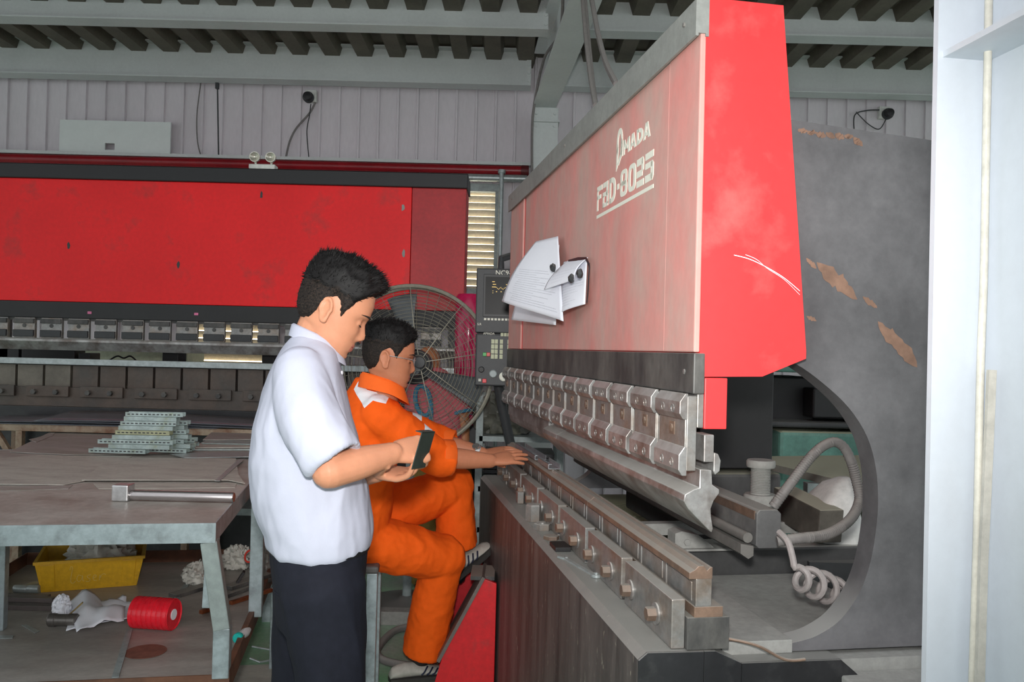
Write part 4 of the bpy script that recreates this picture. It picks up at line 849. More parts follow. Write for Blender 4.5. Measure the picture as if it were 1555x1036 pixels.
# ------------------------------------------------------------------ racks, roll and clutter behind the seated man
RS = thing('steel_shelf', 'open steel shelf holding dark flat stock behind the worker\'s hands', 'shelf', (pY(750,700,4.8).x, 4.8, 0))
xa, xb = pY(727,700,4.78).x, pY(850,700,4.78).x
def rs(mb, n, m, **k): return mb.build(n, m, RS, world=True, **k)
for x in (xa, xb):
    for y_ in (4.78, 5.16):
        mb = MB(); mb.box(x-.02, x+.02, y_-.02, y_+.02, 0, pY(728,600,4.78).z); rs(mb, 'post', m_gpaint, smooth=0)
for py in (662, 738, 800, 860):
    z_ = pY(740,py,4.78).z; mb = MB(); mb.box(xa, xb, 4.76, 5.18, z_-.03, z_); rs(mb, 'shelf_board', m_gpaint, smooth=0)
for k in range(8):
    z_ = pY(740,738,4.78).z+.002+k*.024; mb = MB(); mb.box(xa+.03, xb-.03, 4.77+.01*(k % 3), 5.11, z_, z_+.018); one(mb, 'flat_stock', m_dkgrey, ('%s dark flat bar of the pile on the steel shelf' % ['lowest','second','third','fourth','fifth','sixth','seventh','topmost'][k]), 'steel bar', 'flat stock on the steel shelf', smooth=0)
c = pY(760,620,4.55); crumple('wrapped_bundle', Vector((c.x+.02, 4.96, pY(740,662,4.78).z+.002)), (.16,.12,.14), mat('dirty clear wrap', (92,92,84), .4, var=.3, scale=8, col2=(140,140,126), amt2=.3), 'dusty plastic-wrapped bundle on the shelf under the control panel', 'bundle', 12, .25)
c = pY(710,560,5.2); mb = MB(); mb.lathe([(.075,0),(.085,.01),(.085,.55),(.088,.58),(.085,.61),(.085,.80),(.07,.82),(0,.82)], (c.x, 5.2, pY(710,645,5.2).z), (0,0,1), 28); one(mb, 'film_roll', mat('magenta film', (186,34,82), .16, var=.15, scale=4), 'shiny magenta roll of plastic film standing behind the fan', 'roll')
mb = MB(); c = pY(710,645,5.2); mb.box(c.x-.10, c.x+.07, 5.12, 5.3, 0, c.z-.001); one(mb, 'pallet_box', m_dkgrey, 'dark box under the magenta film roll', 'box', smooth=0)
a = pY(574,845,5.3); b = pY(660,876,5.3); mb = MB(); mb.box(a.x-.5, b.x+.1, 5.25, 5.31, b.z, a.z+.06); one(mb, 'white_panel', mat('white panel', (216,218,214), .6), 'white panel low behind the seated man above the green floor', 'panel', smooth=0)
mb = MB(); a = pZ(575,985,0); mb.box(a.x-.25, a.x+.42, 4.25, 4.33, 0, .07); mb.box(a.x+.20, a.x+.32, 4.2, 4.35, .07, .10); one(mb, 'floor_channel', m_dustgrey, 'dusty grey channel bar lying on the green floor', 'bar', smooth=0, bevel=.004)
pts = smooth_path([pZ(640,950,.02), pZ(600,958,.02), pZ(574,985,.02), pZ(578,1000,.02), pZ(600,1008,.02), pZ(625,1012,.02)], 8); mb = MB(); mb.tube(pts, .018, 10); one(mb, 'rubber_hose', m_cable, 'thick grey rubber hose looped on the green floor', 'hose')
c = pY(686,905,3.95); mb = MB(); mb.rings([[Vector((c.x+sx_*w*.5, 3.95+sy*w*.4, zz)) for sx_, sy in ((-1,-1),(1,-1),(1,1),(-1,1))] for w, zz in ((.22,.0),(.27,.40),(.29,.40),(.29,.43),(.27,.43),(.25,.43),(.20,.02))]); one(mb, 'red_bin', mat('red bin', (190,36,44), .45), 'red plastic bin behind the seated man\'s raised foot', 'bin', smooth=0)

# ------------------------------------------------------------------ red foot step of the press brake
def sp_(px, py, Y): return pY(px, py, Y)
YS = 3.42
ST = thing('foot_step', 'red triangular foot step with worn steel ramp against the press brake bed', 'step', (pY(700,1000,YS).x, YS, 0))
def st(mb, n, m, **k): return mb.build(n, m, ST, world=True, **k)
q = [pY(x, y, YS) for x, y in ((655,1040),(671,1000),(736,880),(754,887),(750,1040))]
q = [Vector((v.x, 0, max(v.z, 0))) for v in q]; q[0].z = 0; q[4].z = 0
mb = MB(); mb.prism([(v.x, v.z) for v in q], 'y', YS, YS+.02); st(mb, 'red_side', mat('red step paint', (206,28,36), .45, var=.1, scale=5, col2=(150,60,58), amt2=.15, scale2=12), smooth=0, bevel=.002)
mb = MB(); mb.prism([(v.x, v.z) for v in q], 'y', YS+.20, YS+.22); st(mb, 'red_side', mat('red step paint', (206,28,36)), smooth=0)
a, b = q[1], q[2]; d = (b-a).normalized(); n_ = Vector((-d.z, 0, d.x))
mb = MB(); mb.prism([(p.x, p.z) for p in (a-d*.02, b+d*.005, b+d*.005+n_*.014, a-d*.02+n_*.014)], 'y', YS-.004, YS+.225); st(mb, 'ramp', mat('worn ramp steel', (112,102,98), .5, metal=.3, var=.2, scale=8), smooth=0)
mb = MB(); c = q[2]; mb.box(c.x-.06, c.x+.040, YS+.02, YS+.20, c.z-.01, c.z+.006); st(mb, 'top_plate', m_blk, smooth=0)

# ------------------------------------------------------------------ stool of the seated man
SX, SY, SH = pY(555,843,3.32).x, 3.34, .585
SO = thing('stool', 'grey square-tube steel stool under the seated man', 'stool', (SX, SY, 0), .1)
for sx2, sy2 in ((-1,-1),(1,-1),(1,1),(-1,1)):
    x, y = sx2*.135-.10, sy2*.14
    mb = MB(); mb.box(x-.02, x+.02, y-.02, y+.02, 0, SH-.03); mb.build('leg', m_apr, SO, smooth=0, bevel=.003)
mb = MB(); mb.box(-.26, .06, -.17, .17, SH-.03, SH); mb.build('seat', mat('stool seat', (84,80,78), .6), SO, smooth=0, bevel=.01)
for sy2 in (-1, 1):
    mb = MB(); mb.box(-.22, .02, sy2*.14-.01, sy2*.14+.01, .28, .30); mb.build('rung', m_apr, SO, smooth=0)

# ------------------------------------------------------------------ white building column at right with its cable
CA = pY(1414,500,1.36); cw = pY(1494,500,1.36).x-CA.x
WC = thing('steel_column', 'white painted steel column filling the right edge', 'column', (CA.x+cw, 1.36, 0), math.radians(8))
mb = MB(); mb.box(-cw-.005, cw*1.1, 0, .012, 0, 3.6); mb.build('flange', m_white, WC, smooth=0)
mb = MB(); mb.box(0, .010, -.42, 0, 0, 3.6); mb.build('web', m_white, WC, smooth=0)
mb = MB(); mb.box(-cw, cw*1.1, -.432, -.42, 0, 3.6); 
mb.build('flange', m_white, WC, smooth=0)
zst = pY(1430,91,1.36).z
mb = MB(); mb.box(-cw+.004, 0, -.42, 0, zst, zst+.010); mb.build('stiffener', m_white, WC, smooth=0)
mb = MB(); mb.tube([(-.001,-.0005,0), (-.001,-.0005,zst-.001)], .005, 6); mb.build('weld_bead', m_white, WC)
q = [pY(1502,-20,1.32), pY(1500,90,1.32), pY(1497,250,1.335), pY(1494,420,1.335), pY(1489,560,1.33), pY(1484,800,1.32), pY(1476,1060,1.31)]
mb = MB(); mb.tube(smooth_path(q, 6), .006, 10); one(mb, 'electric_cable', mat('cream cable', (208,204,192), .5), 'cream cable running down the inner corner of the white column', 'cable')
q = [pY(1506,562,1.315), pY(1500,700,1.31), pY(1493,850,1.30), pY(1487,1060,1.29)]
mb = MB()
for i in range(3): mb.bar(q[i], q[i+1], .012, .008, up=(0,1,0))
one(mb, 'cable_duct', mat('beige duct', (190,186,176), .5), 'flat beige cable duct on the lower half of the white column', 'cable duct', smooth=0)

# ------------------------------------------------------------------ behind the side frame: flexible hose, coiled cable, bag, teal machine
m_teal = mat('teal machine paint', (92,138,126), .55, var=.12, scale=5, col2=(70,104,98), amt2=.3, scale2=6, dust=.9, dustcol=(176,178,152))
TM = thing('machine_tool', 'old teal machine seen through the throat of the dark side frame', 'machine', (pY(1240,660,4.25).x, 4.5, 0))
def tm(mb, n, m, **k): return mb.build(n, m, TM, world=True, **k)
def tbox(x0, x1, y0, y1, Y0, Y1, n, m, bev=.01):
    a = pY(x0, y0, Y0); b = pY(x1, y1, Y0); mb = MB(); mb.box(a.x, b.x, Y0, Y1, b.z, a.z); return tm(mb, n, m, smooth=0, bevel=bev)
tbox(1184, 1420, 655, 780, 4.25, 4.9, 'body', m_teal, .02)
tbox(1150, 1420, 548, 571, 4.25, 4.9, 'head', m_teal)
tbox(1150, 1235, 571, 640, 4.5, 4.9, 'dark_recess', m_dark); tbox(1235, 1420, 590, 640, 4.35, 4.9, 'motor_block', m_dark)
tbox(1150, 1420, 640, 655, 4.28, 4.9, 'table_edge', m_dkgrey)
a = pY(1160,782,4.28); b = pY(1420,800,4.28); mb = MB(); mb.box(a.x, b.x, 4.28, 4.9, 0, a.z); tm(mb, 'base', m_teal, smooth=0)
mb = MB(); a = pY(1172,708,3.5); b = pY(1290,738,3.3); 
q = [pY(1168,697,3.5), pY(1330,692,3.9), pY(1330,745,3.0), pY(1285,732,3.0)]
zz = pY(1230,712,3.4).z
q = [pZ(1165,693,zz), pZ(1420,690,zz), pZ(1420,740,zz), pZ(1282,731,zz), pZ(1165,703,zz)]
mb = MB(); n = 5; mb.add(q+[v-Vector((0,0,.03)) for v in q], [tuple(range(n)), tuple(range(2*n-1, n-1, -1))]+[(i, (i+1) % n, n+(i+1) % n, n+i) for i in range(n)])
SH_ = thing('side_bench', 'dusty bench top with grey edge behind the round throat', 'bench', (q[3].x, q[3].y, 0)); mb.build('top', mat('dusty bench', (140,140,132), .7, dust=.95, dustcol=(172,172,150)), SH_, world=True, smooth=0)
p_ = pY(1236,760,3.2); mb = MB(); mb.box(p_.x-.025, p_.x+.025, 3.2, 3.25, 0, zz-.03); mb.build('leg', m_gpaint, SH_, world=True, smooth=0)
p_ = pY(1300,760,3.3); mb = MB(); mb.box(p_.x+.2, p_.x+.25, 3.3, 3.35, 0, zz-.03); mb.build('leg', m_gpaint, SH_, world=True, smooth=0)
mb = MB(); mb.bar(pY(1190,762,2.7), pY(1262,800,2.45), .08, .10); one(mb, 'timber_beam', mat('dusty timber', (74,70,64), .7, dust=.9, dustcol=(170,168,150), col2=(110,104,96), amt2=.3), 'dusty dark timber bar sloping behind the threaded knob', 'beam', smooth=0, bevel=.004)
# translucent white bag
c = pY(1268,835,2.55); mb = MB()
def bag(px0, px1, py): return pY(px0, py, 2.55), pY(px1, py, 2.55)
R2 = []
for py, x0, x1, dp_ in ((838,1216,1308,.12),(800,1224,1306,.13),(760,1244,1302,.10),(738,1262,1300,.06),(728,1284,1296,.02)):
    a, b = bag(x0, x1, py); cx = (a.x+b.x)/2; w = (b.x-a.x)/2
    R2.append([Vector((cx+w*math.copysign(abs(math.cos(t))**.6, math.cos(t)), 2.6+dp_*math.copysign(abs(math.sin(t))**.6, math.sin(t)), a.z))+Vector((0,0,0)) for t in [2*PI*k/28 for k in range(28)]])
mb.rings(R2); 
mb.v = [v+Vector((.006*mnoise.noise(v*14), .014*mnoise.noise(v*11+Vector((3,0,0))), .004*mnoise.noise(v*16))) for v in mb.v]
one(mb, 'plastic_bag', mat('cloudy plastic bag', (212,212,208), .35, var=.05), 'cloudy white plastic bag behind the grey hose loop', 'bag', smooth=60)
mb = MB(); a = pY(1225,838,2.5); mb.box(a.x-.02, a.x+.40, 2.42, 2.76, 0, pY(1268,838,2.55).z-.002); one(mb, 'low_bench', m_dkgrey, 'dark low bench carrying the cloudy plastic bag', 'bench', smooth=0)
def ribbed(pts, r, n=8, pitch=.006):
    P = smooth_path(pts, n); Q = [P[0]]; 
    for i in range(len(P)-1):
        L = (P[i+1]-P[i]).length; k = max(1, int(L/(pitch/2)))
        for j in range(1, k+1): Q.append(P[i]+(P[i+1]-P[i])*j/k)
    return Q, [r*(1 if i % 2 else .90) for i in range(len(Q))]
q = [pY(1174,770,2.1), pY(1200,735,2.1), pY(1235,690,2.12), pY(1262,672,2.14), pY(1280,678,2.15), pY(1292,700,2.15), pY(1300,728,2.15), pY(1305,760,2.13), pY(1290,790,2.08), pY(1255,812,2.03), pY(1210,818,1.98), pY(1180,822,1.98)]
Q, rr2 = ribbed(q, .0135); mb = MB(); mb.tube(Q, rr2, 10); HS = one(mb, 'flexible_hose', m_cable, 'ribbed grey hose arching from the gauge beam by the dark frame', 'hose')
# coiled cable
q = smooth_path([pY(1183,808,1.93), pY(1196,822,1.90), pY(1203,845,1.88), pY(1206,862,1.87)], 6)
co = []; c0 = pY(1210,862,1.87); c1 = pY(1318,906,2.06); nturn = 6; ax = (c1-c0).normalized(); u = ax.cross(Vector((0,0,1))).normalized(); w = u.cross(ax)
for i in range(nturn*18+1):
    t = i/(nturn*18); a = 2*PI*nturn*t; sag = -.012*math.sin(PI*t)*0
    co.append(c0+(c1-c0)*t+(u*math.sin(a)+w*math.cos(a))*.031*(.7+.3*math.sin(PI*min(1, t*1.5)))+Vector((0,0,sag-.02)))
mb = MB(); mb.tube(q+co, .0075, 8); one(mb, 'coiled_cable', mat('grey coil cable', (150,142,140), .55, dust=.4), 'grey coiled cable drooping under the end of the gauge beam', 'cable')
# boards under and behind the die
m_plank = mat('dusty olive plank', (100,100,78), .75, var=.15, scale=6, dust=.9, dustcol=(132,132,104), col2=(80,80,62), amt2=.3)
for k in range(5):
    y0 = .97+k*.28; mb = MB(); mb.box(.12, .72, y0, y0+.262, .69, .72); mb.v = [XN @ Vector(v) for v in mb.v]
    one(mb, 'plank', m_plank, '%s dusty plank of the floor behind the die' % ['nearest','second','third','fourth','farthest'][k], 'plank', 'planks behind the die', smooth=0, bevel=.003)
mb = MB(); 
for x in (.17, .66): mb.box(x-.03, x+.03, .98, 2.34, .63, .689); mb.box(x-.03, x+.03, 1.0, 1.06, 0, .63); mb.box(x-.03, x+.03, 2.2, 2.26, 0, .63)
mb.v = [XN @ Vector(v) for v in mb.v]; one(mb, 'plank_trestle', m_dkgrey, 'dark trestle frame carrying the dusty planks', 'trestle', smooth=0)

# ------------------------------------------------------------------ things on the rear wall
PY_ = YW-.13
a = pY(400,250,PY_); b = pY(803,258,PY_)
SPK = thing('sprinkler_pipe', 'long dark red pipe running along the rear wall', 'pipe', (0, PY_, a.z))
mb = MB(); mb.tube([(-9, PY_, a.z), (b.x, PY_, a.z)], .045, 16); mb.build('pipe', mat('dark red pipe', (142,22,32), .35), SPK, world=True)
mb = MB(); mb.box(-9, b.x+.02, PY_-.02, PY_+.07, a.z+.047, a.z+.075); mb.build('cover_strip', m_beam, SPK, world=True, smooth=0)
mb = MB(); mb.lathe([(.05,0),(.052,.01),(.052,.06),(.05,.07)], (b.x-.07, PY_, a.z), (1,0,0), 16); mb.build('end_cap', mat('dark red cap', (90,20,26), .5), SPK, world=True)
a = pY(704,270,PY_); b = pY(800,274,PY_); mb = MB(); mb.tube([(a.x-.4, PY_-.02, a.z), (b.x, PY_-.02, a.z)], .035, 12); one(mb, 'conduit_pipe', m_galv, 'grey horizontal conduit pipe under the red pipe right of the rear machine', 'pipe')
a = pY(762,262,PY_-.06); b = pY(754,420,PY_-.06); mb = MB(); mb.tube([(a.x, PY_-.07, a.z), (a.x, PY_-.07, 0)], .020, 12); mb.lathe([(.035,0),(.035,.03)], (a.x, PY_-.07, a.z-.01), (0,0,1), 14); one(mb, 'vertical_pipe', m_galv, 'thin grey vertical pipe right of the bright louvre', 'pipe')
# board propped on the pipe
P_ = [pY(92,182,YW-.08), pY(260,187,YW-.08)]; zb = pY(180,237,YW-.08).z; h_ = P_[0].z-zb
mb = MB(); x0, x1 = P_[0].x, P_[1].x; hx0, hx1 = pY(160,220,YW-.08).x, pY(175,220,YW-.08).x; hz0, hz1 = pY(168,228,YW-.08).z, pY(168,218,YW-.08).z
for (aa, bb_, cc, dd) in ((x0,hx0,zb,P_[0].z),(hx1,x1,zb,P_[0].z-.0),(hx0,hx1,zb,hz0),(hx0,hx1,hz1,P_[0].z)): mb.box(aa, bb_, YW-.09, YW-.07, cc, dd)
one(mb, 'board_panel', mat('pale grey board', (222,228,226), .5, var=.03, fine=.02), 'pale grey board with a small square hole propped on the red pipe', 'board', smooth=0)
# twin emergency lamp on top of the rear press brake
e0 = pY(405,254,YB+.1); EL = thing('emergency_light', 'white emergency light with two round lamps on top of the rear press brake', 'light', (e0.x, YB+.03, zb1+.003))
m_wpl = mat('white plastic', (214,216,210), .5)
mb = MB(); mb.box(-.085, .085, -.04, .04, 0, .030); mb.build('battery_case', m_wpl, EL, smooth=0, bevel=.004)
for sx2 in (-1, 1):
    mb = MB(); mb.tube([(sx2*.052,0,.028), (sx2*.052,0,.055)], .008, 8); mb.lathe([(.012,.02),(.030,.0),(.034,-.02),(.034,-.03),(.030,-.03),(.012,-.012),(0,-.010)], (sx2*.052, 0, .080), (0,1,0), 20); mb.build('lamp', mat('lamp chrome', (206,204,190), .2, metal=.5), EL)
# security cameras
def seccam(px, py, label, s=1):
    c = pY(px, py, YW-.06); o = thing('security_camera', label, 'camera', (c.x, YW-.06, c.z), 0, 'wall cameras')
    mb = MB(); mb.box(-.05, .05, 0, .06, -.045, .065); mb.build('mount_box', m_wpl, o, smooth=0, bevel=.006)
    mb = MB(); mb.lathe([(.0,-.06),(.035,-.055),(.042,-.02),(.042,.0)], (-.018*s, -.02, -.01), (0,1,0), 20); mb.build('dome', m_black, o)
    mb = MB(); mb.lathe([(.046,-.018),(.050,-.012),(.050,.02)], (-.018*s, -.02, -.01), (0,1,0), 20); mb.build('ring', m_dkgrey, o)
    return o
seccam(472,147,'white wall camera with black dome left above the rear press brake')
seccam(1344,172,'white wall camera with black dome at right above the dark side frame', -1)
def wcable(pts, r, label, Y=YW-.04, m=None):
    mb = MB(); mb.tube(smooth_path([pY(x, y, Y) for x, y in pts], 8), r, 8); return one(mb, 'electric_cable', m or m_cable, label, 'cable')
wcable([(479,155),(470,172),(450,195),(440,215),(434,240)], .010, 'grey cable hanging from the left wall camera')
wcable([(472,158),(470,175),(466,200),(469,240)], .005, 'thin dark cable with a joint below the left wall camera', YW-.05, m_dkgrey)
wcable([(305,125),(299,175),(300,215),(306,240)], .006, 'thin pale cable on the wall near the hanging rod')
wcable([(1297,200),(1298,175),(1315,168),(1336,167)], .006, 'thin dark cable running to the right wall camera', YW-.05, m_dkgrey)
wcable([(1300,170),(1318,188),(1335,196),(1346,180)], .005, 'thin dark cable looping under the right wall camera', YW-.045, m_dkgrey)
c = pY(327,128,YW-.18); mb = MB(); mb.tube([(c.x, YW-.13, zb2), pY(332,240,YW-.13)], .007, 8); mb.box(c.x-.014, c.x+.014, YW-.145, YW-.115, pY(327,135,YW-.13).z, zb2-.001); one(mb, 'hanger_rod', m_dkgrey, 'thin hanger rod from the beam down to the red pipe', 'rod')
mb = MB(); mb.tube(smooth_path([pY(855,-10,5.6), pY(850,50,6.2), pY(826,90,6.9), pY(812,155,7.1), pY(808,200,7.15), pY(808,270,7.15)], 8), .012, 8); one(mb, 'electric_cable', m_cable, 'grey cable following the girder and the wall column', 'cable')
# bundles hanging down to the near press brake
for k, (pts, Y0, Y1, r, lb) in enumerate((([(884,-10),(890,60),(897,120),(904,160)], 4.0, 3.2, .010, 'left thick cable hanging to the top of the near press brake'), ([(888,-10),(894,60),(900,120),(906,165)], 4.1, 3.26, .009, 'second cable hanging right beside the left thick one'), ([(897,-10),(908,50),(920,95),(936,128)], 3.9, 3.0, .012, 'separate cable at right hanging to the near press brake'))):
    n = len(pts); mb = MB(); mb.tube(smooth_path([pY(x, y, Y0+(Y1-Y0)*i/(n-1)) for i, (x, y) in enumerate(pts)], 8), r, 8); one(mb, 'power_cable', m_cable, lb, 'cable', 'cables hanging to the near press brake')
# ------------------------------------------------------------------ people
def skinmat(name, col): 
    m = mat(name, col, .5, var=.05, scale=14, spec=.35, bump=.05, bscale=160, fine=.05)
    b = m.node_tree.nodes['Principled BSDF']; b.inputs['Subsurface Weight'].default_value = .12; b.inputs['Subsurface Radius'].default_value = (.012,.005,.003); return m
def finterp(x, xs, ys):
    return float(np.interp(x, xs, ys))
def limb(mb, pts, radii, side=None, n=18, dens=5):
    """rounded tapering tube through joints; radius may be (along side, across)"""
    P = smooth_path(pts, dens); k = len(pts); R2 = []
    for i in range(len(P)):
        t = i/dens; a = min(int(t), k-2); f = t-a; f = f*f*(3-2*f)
        ra = radii[a] if isinstance(radii[a], tuple) else (radii[a],)*2; rb = radii[a+1] if isinstance(radii[a+1], tuple) else (radii[a+1],)*2
        R2.append((ra[0]*(1-f)+rb[0]*f, ra[1]*(1-f)+rb[1]*f))
    rings = []
    d0 = (P[0]-P[1]).normalized(); d1 = (P[-1]-P[-2]).normalized()
    seq = [(P[0]+d0*min(R2[0])*math.sin(a), R2[0], math.cos(a)) for a in (1.45, 1.0, .5)] + [(p, r, 1) for p, r in zip(P, R2)] + [(P[-1]+d1*min(R2[-1])*math.sin(a), R2[-1], math.cos(a)) for a in (.5, 1.0, 1.45)]
    u = None
    for i, (p, r, s) in enumerate(seq):
        t = (seq[min(i+1, len(seq)-1)][0]-seq[max(i-1, 0)][0]).normalized()
        if side is not None: u = Vector(side)
        elif u is None: u = t.cross(Vector((.3,.2,1)))
        u = (u-t*u.dot(t)).normalized(); w = t.cross(u)
        rings.append([p+u*math.cos(2*PI*j/n)*r[0]*s+w*math.sin(2*PI*j/n)*r[1]*s for j in range(n)])
    mb.rings(rings)
def sleeve(mb, pts, radii, n=22, dens=5, depth=.05, thick=.012):
    """cloth tube closed at the start, open (hollow) at the end"""
    P = smooth_path(pts, dens); k = len(pts); R1 = []
    for i in range(len(P)):
        t = i/dens; a = min(int(t), k-2); f = t-a; R1.append(radii[a]*(1-f)+radii[a+1]*f)
    d1 = (P[-1]-P[-2]).normalized(); rings = []; u = None
    seq = [(P[0]-(P[1]-P[0]).normalized()*R1[0]*math.sin(a), R1[0]*math.cos(a)) for a in (1.45, 1.0, .5)]+list(zip(P, R1))+[(P[-1]+d1*.002, R1[-1]-thick), (P[-1]-d1*depth, R1[-1]-thick*1.6), (P[-1]-d1*(depth+.004), R1[-1]*.3)]
    for i, (p, r) in enumerate(seq):
        t = (P[min(max(i-3, 0)+1, len(P)-1)]-P[max(min(i-3, len(P)-1)-1, 0)]).normalized()
        if u is None: u = t.cross(Vector((.3,.2,1)))
        u = (u-t*u.dot(t)).normalized(); w = t.cross(u)
        rings.append([p+(u*math.cos(2*PI*j/n)+w*math.sin(2*PI*j/n))*r for j in range(n)])
    mb.rings(rings)
def sect(c, fdir, ldir, d, w, n=32, e=.85):
    return [Vector(c)+fdir*(d*math.copysign(abs(math.cos(2*PI*j/n))**e, math.cos(2*PI*j/n)))+ldir*(w*math.copysign(abs(math.sin(2*PI*j/n))**e, math.sin(2*PI*j/n))) for j in range(n)]
def fuse(mb, voxel, it=4, fac=.5):
    me = bpy.data.meshes.new('f'); me.from_pydata([tuple(v) for v in mb.v], [], mb.f)
    bm = bmesh.new(); bm.from_mesh(me); bmesh.ops.recalc_face_normals(bm, faces=bm.faces); bm.to_mesh(me); bm.free()
    o = bpy.data.objects.new('f', me); COL.objects.link(o)
    r = o.modifiers.new('r', 'REMESH'); r.mode = 'VOXEL'; r.voxel_size = voxel
    s = o.modifiers.new('s', 'SMOOTH'); s.factor = fac; s.iterations = it
    dg = bpy.context.evaluated_depsgraph_get(); m2 = bpy.data.meshes.new_from_object(o.evaluated_get(dg))
    bpy.data.objects.remove(o); bpy.data.meshes.remove(me); return m2
def coords(me): a = np.empty(len(me.vertices)*3); me.vertices.foreach_get('co', a); return a.reshape(-1, 3)
def finish(me, name, mats, parent=None, disp=None, faces=None):
    me.name = name
    for m in (mats if isinstance(mats, (list, tuple)) else [mats]): me.materials.append(m)
    if disp:
        nr = np.empty(len(me.vertices)*3); me.vertices.foreach_get('normal', nr); nr = nr.reshape(-1, 3); a = coords(me)
        k = np.array([disp(Vector(p)) for p in a]); a += nr*k[:, None]; me.vertices.foreach_set('co', a.ravel())
    if faces:
        for p in me.polygons: p.material_index = faces(p.center)
    for p in me.polygons: p.use_smooth = True
    if parent is not None:
        a = coords(me); a -= np.array(XF[parent.name].translation); me.vertices.foreach_set('co', a.ravel())
    me.update(); o = bpy.data.objects.new(name, me); COL.objects.link(o)
    if parent is not None: o.parent = parent
    return o
def folds(scale, amp, stretch=(1,1,1), seed=0, fine=.3):
    st = Vector(stretch)
    def f(p):
        q = Vector((p.x*st.x, p.y*st.y, p.z*st.z))*scale+Vector((seed, seed*2.3, -seed))
        w = Vector((mnoise.noise(q*.7+Vector((9,0,0))), mnoise.noise(q*.7+Vector((0,9,0))), 0))*.6
        return amp*((1-abs(mnoise.noise(q+w))*2.2)*.7+fine*mnoise.noise(q*2.7))
    return f
HZ = [-.112,-.104,-.094,-.082,-.066,-.045,-.02,.005,.025,.055,.085,.108,.122,.130]
HFR = [.060,.074,.081,.083,.086,.086,.086,.086,.093,.092,.083,.063,.038,.008]
HBK = [.024,.010,-.008,-.024,-.048,-.070,-.087,-.096,-.100,-.101,-.094,-.076,-.051,-.012]
HWD = [.016,.030,.043,.052,.060,.066,.072,.076,.0775,.077,.069,.055,.036,.010]
def headpt(z, a, hair=False):
    fr, bk, w = finterp(z, HZ, HFR), finterp(z, HZ, HBK), finterp(z, HZ, HWD)
    xc = (fr+bk)/2*.6+(-.002)*.4 if z > -.05 else (fr+bk)/2
    ca, sa = math.cos(a), math.sin(a); e = .80 if ca > 0 else .95
    x = xc+(fr-xc if ca > 0 else xc-bk)*math.copysign(abs(ca)**e, ca); y = w*math.copysign(abs(sa)**.9, sa)
    if hair or x < .03: return Vector((x, y, z))
    g = lambda v, s: math.exp(-(v/s)**2)
    ay = abs(y)
    nz = finterp(z, [-.048,-.043,-.036,-.028,-.018,-.004,.010,.020], [0,.006,.017,.0215,.0185,.011,.004,0])
    x += nz*g(y, .0095+.006*g(z+.034, .012))+.006*g(ay-.0125, .006)*g(z+.036, .008)
    x += .0065*g(z+.0585, .006)*g(y, .024)+.0072*g(z+.0705, .0065)*g(y, .021)-.004*g(z+.0645, .0028)*g(y, .026)-.003*g(z+.080, .006)*g(y, .02)+.005*g(z+.095, .010)*g(y, .02)
    x += -.010*g(ay-.032, .018)*g(z-.006, .012)+.003*g(ay-.030, .022)*g(z-.027, .009)+.004*g(ay-.042, .02)*g(z+.022, .018)
    return Vector((x, y, z))
def headgrid(nz=70, na=84, f=headpt): return [[f(-.112+.242*(i/(nz-1)), 2*PI*j/na) for j in range(na)] for i in range(nz)]
def add_head(mb, M, ears=True):
    mb.rings([[M @ v for v in r] for r in headgrid()])
    for s in (-1, 1):
        mb.sphere((.0725, s*.031, .0025), (.0095,.0150,.0100), 10, M=M)                       # lids over the eyeballs
        E = M @ Matrix.Translation((-.010, s*.0765, -.006)) @ Matrix.Rotation(s*math.radians(24), 4, 'Z') @ Matrix.Rotation(math.radians(-12), 4, 'Y')
        pth = [E @ Vector((.0165*math.cos(t)*(1 if math.sin(t) > -.2 else .72), s*.010, .031*math.sin(t)+.002)) for t in [2*PI*k/28 for k in range(28)]]
        mb.tube(pth, .0046, 8, closed=True)
        mb.sphere((0, s*.004, .001), (.0150, .0055, .028), 9, M=E); mb.sphere((.003, s*.008, -.024), (.009,.006,.010), 8, M=E); mb.sphere((.010, s*.006, -.004), (.005,.006,.008), 7, M=E)
